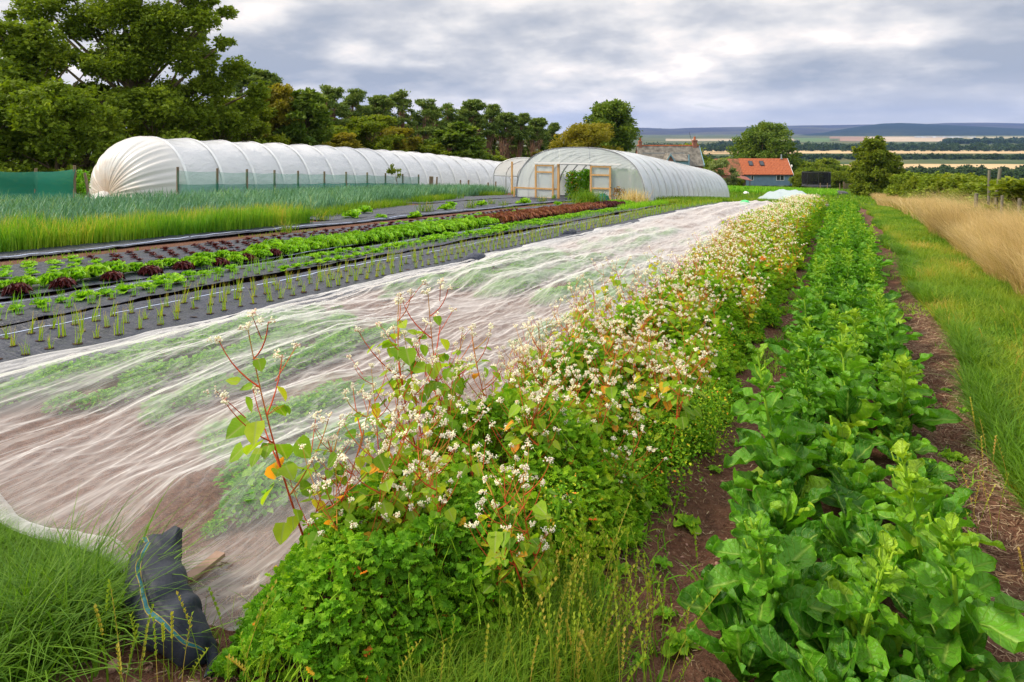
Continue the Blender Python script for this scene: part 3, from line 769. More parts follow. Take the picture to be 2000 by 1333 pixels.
# closed loop: hoop then back along the ground
ang = np.linspace(0, pi, k); Gp = np.array([-27.25, 18.05, zt(18) + .12])
rows = []
for t_ in np.linspace(0, 1, 22):
    b = math.sin(pi * min(1, t_ * .95)) ** .8
    pleat = 1 + (.010 * np.sin(ang * 19 + 1 + 2 * np.sin(ang * 3)) + .010 * np.sin(ang * 47 + 3 * np.sin(ang * 2)) + .075 * (fbm(ang * 13, ang * 0 + t_ * .5, 4, 4, .7) - .5)) * (t_ ** .6) * 1.15
    hxx = T1X + hx * (1 + .05 * b); hzz = zt(T1Y0) + hz_ * (1 + .03 * b)
    e = t_ ** 1.15
    x = hxx + (Gp[0] - hxx) * e; z = hzz + (Gp[2] - hzz) * e
    z = z + .35 * b * np.sin(ang) * (1 - t_ * .3); x = x + .22 * b * np.cos(ang)
    x = Gp[0] + (x - Gp[0]) * pleat; z = Gp[2] + (z - Gp[2]) * pleat
    y = T1Y0 + (Gp[1] - T1Y0) * t_ - .75 * b * (pleat - .1)
    rows.append(np.stack([x, y, np.maximum(z, zt(18) + .01)], -1))
mb.add(np.concatenate(rows), grid_faces(k, 22), np.column_stack([np.repeat(np.linspace(0, 1, 22), k)] * 3))
ee = loc(mb.build('gathered_end', G['polyend'], None, True), t1)
mb = MB()   # skirt of spare plastic lying at the knot
a = np.linspace(0, 2 * pi, 40)
rows = [np.stack([Gp[0] - .2 + np.cos(a) * r * (1 + .2 * np.sin(5 * a)), Gp[1] - .15 + np.sin(a) * r * .7, zt(18) + .12 * np.sin(a * 7 + r * 9) * r + h_ + 0 * a], -1) for r, h_ in ((.02, .32), (.25, .25), (.5, .12), (.85, .06))]
mb.add(np.concatenate(rows), grid_faces(40, 4)); loc(mb.build('knot_skirt', G['polyend'], None, True), t1)
for i in range(T1N + 1):
    y = T1Y0 + i * T1P; hx, hz_ = hoop(T1W * .985, T1H * .985, 2.15, 24)
    mb = MB(); mb.tube(np.stack([T1X + hx, np.full(24, y), zt(y) + hz_], -1), .022, 5)
    loc(mb.build('hoop', G['metal'], None, True), t1)
    hx, hz_ = hoop(T1W * 1.004, T1H * 1.004, 2.15, 40)
    rows = [np.stack([T1X + hx, np.full(40, y + dy), zt(y) + hz_], -1) for dy in (-.07, -.03, .03, .07)]
    mb = MB(); mb.add(np.concatenate(rows), grid_faces(40, 4)); loc(mb.build('strap', G['white'], None, True), t1)
# ------------------------------------------------------------------ second tunnel, with doors
T2X, T2W, T2H, Y2, P2, N2, T2n = -12.85, 7.35, 2.95, 34.3, 1.55, 18, 2.7
T2Z = lambda y: float(ter(0, y)) - .12
t2r = empty('polytunnel', (T2X, Y2, T2Z(Y2)))
tag(t2r, 'wide arched polytunnel with timber doors and an open doorway', 'polytunnel')
ysk = np.arange(Y2, Y2 + P2 * N2 + .01, P2 / 8)
mb = MB(); v, f = tunnel_skin(T2X, T2W, T2H, T2n, ysk, .022, P2, T2Z, 7, wr=.01)
mb.add(v, f); loc(mb.build('cover', G['poly2'], None, True), t2r)
for i in range(N2 + 1):
    y = Y2 + i * P2; hx, hz_ = hoop(T2W * .99, T2H * .99, T2n, 30)
    mb = MB(); mb.tube(np.stack([T2X + hx, np.full(30, y), T2Z(y) + hz_], -1), .03, 6)
    loc(mb.build('hoop', G['metal'], None, True), t2r)
    hx, hz_ = hoop(T2W * 1.003, T2H * 1.003, T2n, 50)
    wd = .045
    rows = [np.stack([T2X + hx, np.full(50, y + dy), T2Z(y) + hz_], -1) for dy in (-wd, wd)]
    mb = MB(); mb.add(np.concatenate(rows), grid_faces(50, 2)); loc(mb.build('edge_strip', G['white'], None, True), t2r)
dx0, dx1 = at_y(1093, Y2), at_y(1152, Y2)
dh = 1.98
def face(mb, Y, z0, hole=None, mi=0):
    hx, hz_ = hoop(T2W, T2H, T2n, 200)
    xs_ = np.unique(np.concatenate([np.linspace(-T2W / 2 + .01, T2W / 2 - .01, 90), [hole[0] - T2X, hole[1] - T2X, hole[0] - T2X + 1e-4, hole[1] - T2X - 1e-4]] if hole else [np.linspace(-T2W / 2 + .01, T2W / 2 - .01, 90)]))
    top = np.interp(xs_, hx[::-1], hz_[::-1])
    lowr = np.where((xs_ > hole[0] - T2X + 5e-5) & (xs_ < hole[1] - T2X - 5e-5), hole[2], 0.0) if hole else xs_ * 0
    rows = []
    for t_ in np.linspace(0, 1, 24):
        z = lowr + (top - lowr) * t_
        wr = .05 * (fbm(xs_ * 2.3 + t_ * 1.5 * np.sign(xs_), z * .6, 21, 3) - .5)
        rows.append(np.stack([T2X + xs_, Y + wr, z0 + z], -1))
    mb.add(np.concatenate(rows), grid_faces(len(xs_), 24), mi=mi)
z20 = T2Z(Y2)
mb = MB(); face(mb, Y2 - .01, z20, (dx0, dx1, dh)); loc(mb.build('front_sheet', G['poly2face'], None, True), t2r)
ye = Y2 + P2 * N2
mb = MB(); face(mb, ye, T2Z(ye)); loc(mb.build('rear_sheet', G['poly2face'], None, True), t2r)
def bar(mb, x0, x1, z0, z1, y0=None, y1=None):
    y0 = Y2 - .14 if y0 is None else y0; y1 = Y2 - .08 if y1 is None else y1
    mb.box(x0, x1, y0, y1, z20 + z0, z20 + z1)
for nm, (u0, u1) in (('left', (1046.5, 1083)), ('right', (1154, 1194.5))):
    a, b = at_y(u0, Y2), at_y(u1, Y2); w_ = .09
    mb = MB(); bar(mb, a, a + w_, .08, dh); bar(mb, b - w_, b, .08, dh)
    for z in (.10, .62 if nm == 'left' else 1.45, dh - .45 if nm == 'left' else .75, dh - .09): bar(mb, a + w_, b - w_, z, z + .08)
    d = mb.build('door', G['timber']); loc(d, t2r)
    mb = MB(); v, f = sheet(np.linspace(a + .05, b - .05, 12), [0, 1], lambda X_, Y_: X_ * 0)
    vv = []
    for zz in np.linspace(.12, dh - .05, 14):
        for x in np.linspace(a + .05, b - .05, 12): vv.append((x, Y2 - .07 + .012 * sin(x * 9 + zz * 5), z20 + zz))
    mb.add(np.array(vv), grid_faces(12, 14)); q = mb.build('door_sheet', G['poly2face'], None, True); q.parent = d
mb = MB(); bar(mb, dx0 - .12, dx0, 0, dh + .04, Y2 - .06, Y2 + .04); loc(mb.build('door_post', G['timber'], None), t2r)
mb = MB(); bar(mb, dx1, dx1 + .1, 0, dh + .04, Y2 + .0, Y2 + .08); loc(mb.build('door_post', G['timber'], None), t2r)
mb = MB(); bar(mb, at_y(1046, Y2), at_y(1214, Y2), dh + .06, dh + .13, Y2 - .2, Y2 - .15); loc(mb.build('door_rail', G['white'], None), t2r)
mb = MB(); bar(mb, dx0, dx1, dh, dh + .08, Y2 - .03, Y2 + .05); loc(mb.build('lintel', G['metal'], None), t2r)
mb = MB(); bar(mb, at_y(1004, Y2), dx0 - .13, .62, .70, Y2 - .06, Y2 - .02); loc(mb.build('side_rail', G['timber'], None), t2r)
mb = MB(); bar(mb, at_y(1004, Y2), at_y(1004, Y2) + .09, 0, .70, Y2 - .10, Y2 - .06); loc(mb.build('side_post', G['timber'], None), t2r)
mb = MB(); bar(mb, dx0 - .1, dx1 + .5, dh + .5, dh + .53, Y2 + .05, Y2 + .09); loc(mb.build('brace', G['metal'], None), t2r)
# third, smaller tunnel behind
T3X, T3W, T3H, Y3 = -18.7, 4.4, 2.35, 40.0
t3r = empty('polytunnel', (T3X, Y3, zt(Y3))); tag(t3r, 'small arched tunnel partly hidden behind the left of the tunnel with timber doors', 'polytunnel')
ysk = np.arange(Y3, Y3 + 18.01, .3)
mb = MB(); v, f = tunnel_skin(T3X, T3W, T3H, 2.1, ysk, .02, 1.8, zt, 9, base=1.15); mb.add(v, f)
loc(mb.build('cover', G['poly2'], None, True), t3r)
for i in range(11):
    y = Y3 + i * 1.8; hx, hz_ = hoop(T3W * 1.003, T3H * 1.003, 2.1, 30, 1.15)
    P_ = np.stack([T3X + hx, np.full(30, y), zt(y) + hz_], -1)
    mb = MB(); mb.tube(P_, .03, 6); loc(mb.build('hoop', G['metal'], None, True), t3r)
    for s_ in (-1, 1):
        mb = MB(); mb.tube([(T3X + s_ * T3W / 2 * 1.003, y, zt(y)), (T3X + s_ * T3W / 2 * 1.003, y, zt(y) + 1.15)], .035, 6)
        loc(mb.build('leg', G['metal'], None, True), t3r)
mb = MB(); mb.tube([(T3X - T3W / 2, Y3, zt(Y3) + 1.15), (T3X + T3W / 2, Y3, zt(Y3) + 1.15)], .03, 6); loc(mb.build('tie_bar', G['metal'], None), t3r)
mb = MB(); xp = at_y(1000, Y3 - .1); mb.box(xp - .05, xp + .05, Y3 - .15, Y3 - .05, zt(Y3), zt(Y3) + 2.1); loc(mb.build('front_post', G['timber'], None), t3r)
# tomato plants in the doorway
def leafy(name, H, R_, n, size, mat, seed):
    r0 = np.random.default_rng(seed); mb = MB(); root = empty(name, (0, 0, 0))
    P = np.stack([r0.normal(0, R_ * .5, n), r0.normal(0, R_ * .5, n), r0.random(n) ** .8 * H], -1)
    scatter(mb, LQ, LQF, rotmats(r0.uniform(0, 6.28, n), r0.normal(-.3, .6, n), r0.normal(0, .5, n)), P, size * r0.uniform(.6, 1.3, n), r0.random(n))
    mb.build('foliage', mat, root)
    m2 = MB(); m2.tube([(0, 0, -.05), (.03, 0, H * .5), (0, .02, H * .96)], [.014, .012, .006], 5); m2.build('stem', G['bolt'], root)
    return root
tom = Stock([leafy('tomato_plant', 1.85, .42, 900, .17, G['herb'], 50), leafy('tomato_plant', 1.7, .38, 800, .16, G['crop'], 51)])
i = 0
for yy in (35.6, 37.2, 39.0, 41.0, 43.5):
    for x in np.arange(dx0 + .25, dx1 + 2.5, .85):
        o = tom.put(i, (x + random.uniform(-.1, .1), yy, T2Z(yy)), i * 1.1, random.uniform(.85, 1.05)); i += 1
        tag(o, 'tall green tomato plant inside the open doorway of the arched tunnel', 'tomato plant', 'tomato plants inside the arched tunnel')

# ------------------------------------------------------------------ green net fences
def netfence(pts, hts, label, posts_tilt=None, lower=.55, nm='net_fence', sec=True):
    root = empty(nm, (pts[0][0], pts[0][1], float(ter(*pts[0])))); tag(root, label, 'fence')
    for i, ((x, y), h) in enumerate(zip(pts, hts)):
        z = float(ter(x, y)); mb = MB(); lx = random.uniform(-.03, .03)
        mb.tube([(x, y, z - .1), (x + lx * .5, y, z + h * .5), (x + lx, y, z + h + .09)], .05, 8)
        loc(mb.build('post', G['wood'], None, True), root)
    for part, z0, z1, mat in ((('upper_net', lower, 1.0, 'greennet2'), ('lower_net', 0.0, lower, 'greynet')) if sec else (('net', 0, 1, 'greynet'),)):
        mb = MB(); V_ = []; nn = 0
        for i in range(len(pts) - 1):
            for t_ in np.linspace(0, 1, 10)[(1 if i else 0):]:
                x = pts[i][0] * (1 - t_) + pts[i + 1][0] * t_; y = pts[i][1] * (1 - t_) + pts[i + 1][1] * t_
                h = hts[i] * (1 - t_) + hts[i + 1] * t_ - .05 * sin(pi * t_)
                nn += 1
                for q in np.linspace(z0, z1, 7):
                    V_.append((x + .06 + .03 * sin(x * 3 + q * 6 + y), y - .055 + .03 * sin(q * 8 + y * 2), float(ter(x, y)) + h * q * (1 if q < z1 or z1 < 1 else .97)))
        mb.add(np.array(V_), grid_faces(7, nn)); loc(mb.build(part, G[mat], None, True), root)
    return root
us_ = [347, 424, 482, 536, 582, 633, 676, 717, 753, 787, 818]
pp = []; hh_ = []
for u in us_:
    a = (u - 1000) / F; d = -23.6 / (-ST + a * CT); pp.append((-23.6, d * (CT + a * ST)))
    hh_.append(np.interp(u, [347, 818], [1.28, 1.0]))
netfence(pp, hh_, 'long green net fence on wooden posts along the caterpillar tunnel')
pp = [at_depth(u, d) for u, d in ((-120, 27), (-20, 26.5), (70, 26), (146, 25))]
netfence(pp, [1.15, 1.12, 1.12, 1.28], 'dark green net screen left of the gathered tunnel end', nm='net_screen', sec=False)
mb = MB(); x, y = at_depth(152, 24.6)
o = None
x, y = at_depth(175, 25); z = float(ter(x, y))
mb = MB(); mb.tube([(x, y, z), (x - .12, y, z + .6), (x - .28, y, z + 1.1)], .05, 7)
tag(mb.build('wooden_stake', G['wood'], None, True), 'leaning wooden stake between the green screen and the gathered tunnel end', 'stake')
for i, (u, v0, lb) in enumerate([(842, 345, 'thick short stump post right of the green net fence'), (853, 346, 'short stake beside the thick stump post right of the green net fence'), (899, 352, 'first thin stake beyond the stump post'),
                                (915, 352, 'second thin stake beyond the stump post, close to the first'), (953, 357, 'low stake before the small tunnel'), (968, 355, 'low stake nearest the small arched tunnel')]):
    d = 42 + i * 1.3; x, y = at_depth(u, d); z = float(ter(x, y)); top = zv(v0, d)
    mb = MB(); mb.tube([(x, y, z), (x, y, (z + top) / 2), (x + .02, y, top)], .13 if i == 0 else .055, 8)
    tag(mb.build('wooden_stake', G['wood'], None, True), lb, 'stake')
# fence posts by the hedge on the right
for i, (u, v0, d, r_, lb) in enumerate([(1945, 328, 22.5, .05, 'tall grey wooden post standing in the hedge'), (1930, 333, 24, .045, 'tall thin post just left of the tall grey hedge post'), (1905, 378, 24, .06, 'short grey post at the foot of the hedge'),
                                       (1989, 388, 20, .05, 'short dark post near the right edge of the photo'), (1955, 382, 21, .04, 'short thin post behind the dry grass right of the tall grey post')]):
    x, y = at_depth(u, d); z = float(ter(x, y)); top = zv(v0, d)
    mb = MB(); mb.tube([(x, y, z - .05), (x + .01, y, (z + top) / 2), (x + (.12 if i == 0 else .03), y, top)], r_, 8)
    tag(mb.build('fence_post', G['greypost'], None, True), lb, 'fence post')

# ------------------------------------------------------------------ houses
G['slate'] = plain('lichened_slate', (.17, .155, .13), .8, .25, .55, 1.6, .4, 12)
G['brick'] = None
def brickmat():
    m, t, o = newmat('red_brick')
    c = N(t, 'ShaderNodeTexCoord'); b = N(t, 'ShaderNodeTexBrick', i_Scale=5.0)
    t.links.new(c.outputs['Object'], b.inputs['Vector'])
    mp = N(t, 'ShaderNodeMapping'); mp.inputs['Rotation'].default_value = (pi / 2, 0, 0); t.links.new(c.outputs['Object'], mp.inputs[0]); t.links.new(mp.outputs[0], b.inputs['Vector'])
    b.inputs['Color1'].default_value = (.36, .12, .07, 1); b.inputs['Color2'].default_value = (.27, .09, .055, 1); b.inputs['Mortar'].default_value = (.34, .27, .22, 1)
    t.links.new(prin(t, b.outputs[0], .85, .2), o.inputs[0]); return m
G['brick'] = brickmat()
def pantile(name, c1, c2, mossy=0.0):
    m, t, o = newmat(name)
    c = N(t, 'ShaderNodeTexCoord'); w = N(t, 'ShaderNodeTexWave', wave_type='BANDS', bands_direction='X', i_Scale=1.15); t.links.new(c.outputs['Object'], w.inputs[0])
    w2 = N(t, 'ShaderNodeTexWave', wave_type='BANDS', bands_direction='Z', wave_profile='SAW', i_Scale=1.0); t.links.new(c.outputs['Object'], w2.inputs[0])
    nz = noise(t, 3.0, 5, .7)
    col = ramp(t, nz, [(.35, c1), (.65, c2)])
    if mossy: col = mixc(t, ramp(t, noise(t, 1.1, 6, .7), [(.46, 0.0), (.6, mossy)]), col, (.11, .095, .03))
    col = mixc(t, math_n(t, 'MULTIPLY', math_n(t, 'GREATER_THAN', w2.outputs[1], .86), .35), col, (.10, .03, .02))
    h = math_n(t, 'ADD', w.outputs[1], math_n(t, 'MULTIPLY', w2.outputs[1], .5))
    t.links.new(prin(t, col, .75, .25, bump(t, h, .9, .08)), o.inputs[0]); return m
G['orange'] = pantile('orange_pantile', (.40, .10, .04), (.56, .17, .07))
G['oldtile'] = pantile('old_pantile', (.24, .08, .045), (.48, .19, .10), .75)
G['bluewall'] = plain('blue_render', (.16, .25, .33), .7, .3, .12, 1.5)
G['bluewood'] = plain('pale_blue_paint', (.22, .38, .46), .5, .4, .1, 3)
G['glass'] = plain('window_glass', (.03, .04, .05), .08, .8, .2, 2)
G['dark'] = plain('dark_metal', (.03, .03, .035), .5, .4, .2, 3)
G['rust'] = plain('rusty_sheet', (.24, .075, .05), .7, .3, .4, 2)
def gable(mbw, mbr, x0, x1, y0, y1, ze, zr, over=.2, th=.12, roofmi=0):
    """ridge along x; walls in mbw, roof slabs in mbr"""
    ym = (y0 + y1) / 2
    mbw.add(np.array([(x0, y0, 0), (x1, y0, 0), (x1, y0, ze), (x0, y0, ze), (x0, y1, 0), (x1, y1, 0), (x1, y1, ze), (x0, y1, ze), (x0, ym, zr), (x1, ym, zr)], float),
            [(0, 1, 2, 3), (5, 4, 7, 6), (4, 0, 3, 8, 7), (1, 5, 6, 9, 2)])
    for s_ in (-1, 1):
        ye = y0 if s_ < 0 else y1; dy = (ye - ym); sl = (ze - zr) / abs(dy); yo = ym + dy * (1 + over / abs(dy)); zo = zr + sl * (abs(dy) + over)
        A = [(x0 - over, ym, zr + .02), (x1 + over, ym, zr + .02), (x1 + over, yo, zo + .02), (x0 - over, yo, zo + .02)]
        B = [(p[0], p[1], p[2] + th) for p in A]
        mbr.add(np.array(A + B, float), [(0, 1, 2, 3), (7, 6, 5, 4), (3, 2, 6, 7), (0, 3, 7, 4), (1, 5, 6, 2), (0, 4, 5, 1)])
def window(root, x, z, w, h, y, parts=2, pane='glass', frame='white'):
    mb = MB(); t_ = .07
    mb.box(x, x + w, y - .05, y, z, z + t_); mb.box(x, x + w, y - .05, y, z + h - t_, z + h)
    for k in range(parts + 1):
        xx = x + (w - t_) * k / parts; mb.box(xx, xx + t_, y - .05, y, z + t_, z + h - t_)
    f_ = mb.build('window', G[frame], root)
    mb = MB(); mb.box(x + .02, x + w - .02, y - .02, y - .01, z + .02, z + h - .02); mb.build('pane', G[pane], f_)
    return f_
# blue building, long side towards the camera, orange pantiles
x, y = at_depth(1400, 130); zb = float(ter(x, y)) - .1
bb = empty('cottage', (x, y, zb), TH)
tag(bb, 'single storey blue rendered cottage with an orange pantile roof and two roof windows', 'cottage')
s_ = 130 / F
L0, L1, L2 = 5 * s_, 53 * s_, 147 * s_
ze, zr, dp = 2.15, 4.95, 5.4
mbw, mbr = MB(), MB(); gable(mbw, mbr, L1, L2, 0, dp, ze, zr, .15); mbw.build('wall', G['bluewall'], bb); mbr.build('roof', G['orange'], bb)
mbw, mbr = MB(), MB(); gable(mbw, mbr, L0, L1 - .2, .1, dp, ze - .1, zr - .06, .15); mbw.build('old_wall', G['brick'], bb); o = mbr.build('old_roof', G['oldtile'], bb); o['label'] = 'mottled mossy old pantiles'
mb = MB(); mb.box(L1 - .05, L2 + .1, -.27, -.17, ze - .28, ze - .16); mb.build('gutter', G['dark'], bb)
mb = MB(); mb.tube([(L2 - .35, -.12, 0), (L2 - .35, -.12, ze - .2)], .05, 6); mb.build('downpipe', G['dark'], bb)
mb = MB(); mb.box(L2 + .152, L2 + .22, -.18, dp / 2, ze - .2, ze - .02)
for sg in (0, 1):
    a = np.array([(L2 + .152, -.2, ze - .25), (L2 + .152, dp / 2, zr - .12), (L2 + .152, dp / 2, zr + .16), (L2 + .152, -.2, ze + .06)])
    if sg: a[:, 1] = dp - a[:, 1]
    b = a + (.06, 0, 0); mb.add(np.concatenate([a, b]), [(0, 1, 2, 3), (4, 7, 6, 5), (0, 4, 5, 1), (3, 2, 6, 7)])
mb.build('bargeboard', G['white'], bb)
window(bb, 116 * s_, .95, 1.5, 1.0, 0, 2); window(bb, 66.5 * s_, 1.0, .5, .9, 0, 1)
sl = (zr - ze) / (dp / 2)
for u0 in (68, 90):
    mb = MB(); x0 = u0 * s_; y0_, y1_ = 1.35, 2.15
    zz = lambda yy: ze + .14 + sl * yy
    fr = np.array([(x0, y0_, zz(y0_)), (x0 + .8, y0_, zz(y0_)), (x0 + .8, y1_, zz(y1_)), (x0, y1_, zz(y1_))]); up = np.array([0, -.08, .1])
    mb.add(np.concatenate([fr - up * .5, fr + up]), [(4, 5, 6, 7), (0, 1, 5, 4), (1, 2, 6, 5), (2, 3, 7, 6), (3, 0, 4, 7)]); rf = mb.build('roof_window', G['dark'], bb)
    c_ = fr.mean(0); g_ = c_ + (fr - c_) * .75 + up * 1.15
    mb = MB(); mb.add(g_, [(0, 1, 2, 3)]); mb.build('pane', G['glass'], rf)
mb = MB(); mb.tube([(136.5 * s_, dp / 2 - .1, zr - .1), (136.5 * s_, dp / 2 - .1, zr + .9)], .12, 8); mb.box(134.8 * s_, 138.2 * s_, dp / 2 - .35, dp / 2 + .2, zr, zr + .22); mb.build('flue', G['metal'], bb)
mb = MB(); a = np.linspace(0, 2 * pi, 13)[:-1]
mb.add(np.array([(L2 + .5, 1.2, 3.7)] + [(L2 + .42, 1.2 + .28 * cos(t_), 3.7 + .28 * sin(t_)) for t_ in a]), [(0, 1 + i, 1 + (i + 1) % 12) for i in range(12)]); mb.tube([(L2 + .1, 1.2, 3.7), (L2 + .5, 1.2, 3.7)], .03, 5); mb.build('satellite_dish', G['white'], bb)
# old farmhouse with slate roof
x, y = at_depth(1250, 112); zb = float(ter(x, y)) - .1
fh = empty('farmhouse', (x, y, zb), TH)
tag(fh, 'red brick farmhouse with lichened grey slate roof, blue trimmed gables and brick chimneys', 'house')
s_ = 112 / F
Z = lambda v: zv(v, 112) - zb
mbw, mbr = MB(), MB(); gable(mbw, mbr, 1 * s_, 122 * s_, 0, 5.6, Z(323), Z(287.5), .2); mbw.build('wall', G['brick'], fh); rf = mbr.build('roof', G['slate'], fh)
mb = MB(); mb.tube([(0, 2.8, Z(287.5) + .16), (122 * s_ + .2, 2.8, Z(287.5) + .16)], .12, 6); r_ = mb.build('ridge_tiles', G['orange'], rf)
for u0, u1, vt in ((1253.5, 1259.5, 276), (1361.5, 1370, 274)):
    mb = MB(); xa, xb = (u0 - 1250) * s_, (u1 - 1250) * s_
    mb.box(xa, xb, 2.5, 3.2, Z(292), Z(vt)); mb.box(xa - .06, xb + .06, 2.44, 3.26, Z(vt) - .25, Z(vt) - .1); ch = mb.build('chimney', G['brick'], rf)
    mb = MB(); mb.tube([((xa + xb) / 2, 2.85, Z(vt)), ((xa + xb) / 2, 2.85, Z(vt - 6.5))], [.2, .16], 8); mb.build('chimney_pot', G['orange'], fh)
mb = MB(); mb.tube([(113 * s_, 2.7, Z(283)), (108 * s_, 2.7, Z(272)), (104 * s_, 2.6, Z(258))], .025, 4); mb.build('aerial', G['dark'], fh)
# front gable (brick) and dormer, both pushed out of the front roof; ridge along y
def crossgable(x0, x1, ye, ylen, ze, zr, wallm, nm):
    xm = (x0 + x1) / 2
    mb = MB(); mb.add(np.array([(x0, ye, 0), (x1, ye, 0), (x1, ye, ze), (xm, ye, zr), (x0, ye, ze), (x0, ye + ylen, 0), (x1, ye + ylen, 0), (x1, ye + ylen, ze), (xm, ye + ylen, zr), (x0, ye + ylen, ze)], float),
                      [(0, 1, 2, 3, 4), (1, 6, 7, 2), (5, 0, 4, 9)]); mb.build(nm + '_wall', G[wallm], fh)
    for q, mt in (('roof', 'slate'),):
        mb = MB()
        for sg in (0, 1):
            xe = x0 - .2 if sg == 0 else x1 + .2; zee = ze - .2 * (zr - ze) / (xm - x0)
            A = [(xm, ye - .22, zr + .02), (xe, ye - .22, zee), (xe, ye + ylen, zee), (xm, ye + ylen, zr + .02)]; B = [(p[0], p[1], p[2] + .1) for p in A]
            mb.add(np.array(A + B), [(0, 1, 2, 3), (7, 6, 5, 4), (0, 4, 5, 1), (1, 5, 6, 2)])
        mb.build(nm + '_roof', G[mt], fh)
    mb = MB()
    for sg in (0, 1):
        xe = x0 - .22 if sg == 0 else x1 + .22; zee = ze - .22 * (zr - ze) / (xm - x0)
        A = [(xm, ye - .26, zr - .2), (xe, ye - .26, zee - .2), (xe, ye - .26, zee + .14), (xm, ye - .26, zr + .15)]; B = [(p[0], p[1] + .03, p[2]) for p in A]
        mb.add(np.array(A + B), [(0, 1, 2, 3), (7, 6, 5, 4), (0, 4, 5, 1), (3, 2, 6, 7)])
    mb.build(nm + '_bargeboard', G['bluewood'], fh)
crossgable(42 * s_, 66 * s_, -1.9, 4.2, Z(321), Z(301), 'brick', 'front_gable')
window(fh, 48.5 * s_, Z(326), .45, .95, -1.92, 1); window(fh, 55 * s_, Z(326), .5, .95, -1.92, 1)
mb = MB(); mb.box(67 * s_, 92 * s_, -.9, 1.5, Z(332), Z(314.5)); mb.build('dormer_wall', G['bluewood'], fh)
mb = MB(); a = np.array([(65 * s_, -1.1, Z(315)), (93 * s_, -1.1, Z(315)), (93 * s_, 2.0, Z(300.5)), (60 * s_, 2.0, Z(300.5))]); mb.add(np.concatenate([a, a + (0, 0, .12)]), [(0, 1, 2, 3), (7, 6, 5, 4), (0, 4, 5, 1), (1, 5, 6, 2), (3, 2, 6, 7)]); mb.build('dormer_roof', G['slate'], fh)
mb = MB(); mb.box(91 * s_, 93.2 * s_, -1.12, -1.0, Z(336), Z(302)); mb.build('dormer_trim', G['bluewood'], fh)
mb = MB(); mb.box(8 * s_, 92 * s_, 2.0 - .4, 2.0 - .25, Z(300.5) - .02, Z(299.5)); mb.build('roof_flashing', G['metal'], fh)
mb = MB()
a = np.array([(122 * s_ + .2, -.25, Z(326)), (122 * s_ + .2, 2.8, Z(288)), (122 * s_ + .2, 2.8, Z(285.5)), (122 * s_ + .2, -.25, Z(322.5))]); b = a + (.1, 0, 0)
mb.add(np.concatenate([a, b]), [(0, 3, 2, 1), (4, 5, 6, 7), (0, 1, 5, 4), (3, 7, 6, 2)]); c_ = a.copy(); c_[:, 1] = 5.6 - c_[:, 1]; mb.add(np.concatenate([c_, c_ + (.1, 0, 0)]), [(0, 1, 2, 3), (4, 7, 6, 5), (0, 4, 5, 1), (3, 2, 6, 7)])
mb.build('bargeboard', G['bluewood'], fh)
# shed with red sheet roof
x, y = at_depth(1432, 108); sh = empty('shed', (x, y, float(ter(x, y))), TH); tag(sh, 'low open wooden shed with a rusty red sheet roof', 'shed')
mb = MB(); a = np.array([(-.2, -.2, 1.7), (2.9, -.2, 1.15), (2.9, 2.2, 1.6), (-.2, 2.2, 2.3)]); mb.add(np.concatenate([a, a + (0, 0, .06)]), [(0, 1, 2, 3), (7, 6, 5, 4), (0, 4, 5, 1), (1, 5, 6, 2), (3, 2, 6, 7), (0, 3, 7, 4)]); mb.build('roof', G['rust'], sh)
for xx, yy, hh in ((0, 0, 1.7), (2.6, 0, 1.2), (0, 2, 2.2), (2.6, 2, 1.6)): mb = MB(); mb.box(xx, xx + .1, yy, yy + .1, 0, hh); mb.build('post', G['wood'], sh)
mb = MB(); mb.box(.1, 2.6, 1.9, 1.98, 0, 1.5); mb.build('back_wall', G['wood'], sh)
# trampoline
x, y = at_depth(1594, 112); zb = float(ter(x, y)) - .05
tr_ = empty('trampoline', (x, y, zb)); tag(tr_, 'round trampoline with a tall black safety net', 'trampoline')
a = np.linspace(0, 2 * pi, 49); R_ = 2.15
mb = MB(); mb.add(np.concatenate([np.stack([np.cos(a) * R_, np.sin(a) * R_, np.full(49, h)], -1) for h in (.95, 1.9, 2.9)]), grid_faces(49, 3)); mb.build('net', G['blacknet'], tr_, True)
mb = MB(); mb.add(np.concatenate([np.stack([np.cos(a) * r, np.sin(a) * r, np.full(49, h)], -1) for r, h in ((.01, .70), (R_ * .85, .72), (R_ + .1, .74), (R_ + .1, .66))]), grid_faces(49, 4)); mb.build('mat', G['dark'], tr_, True)
for h in (.95, 2.9): mb = MB(); mb.tube(np.stack([np.cos(a) * R_, np.sin(a) * R_, np.full(49, h)], -1), .035, 5, cap=False); mb.build('ring', G['dark'], tr_, True)
for i in range(8):
    t_ = i * pi / 4 + .2; mb = MB(); mb.tube([(cos(t_) * (R_ + .05), sin(t_) * (R_ + .05), 0), (cos(t_) * (R_ + .05), sin(t_) * (R_ + .05), 2.95)], .035, 6); mb.build('pole', G['dark'], tr_)
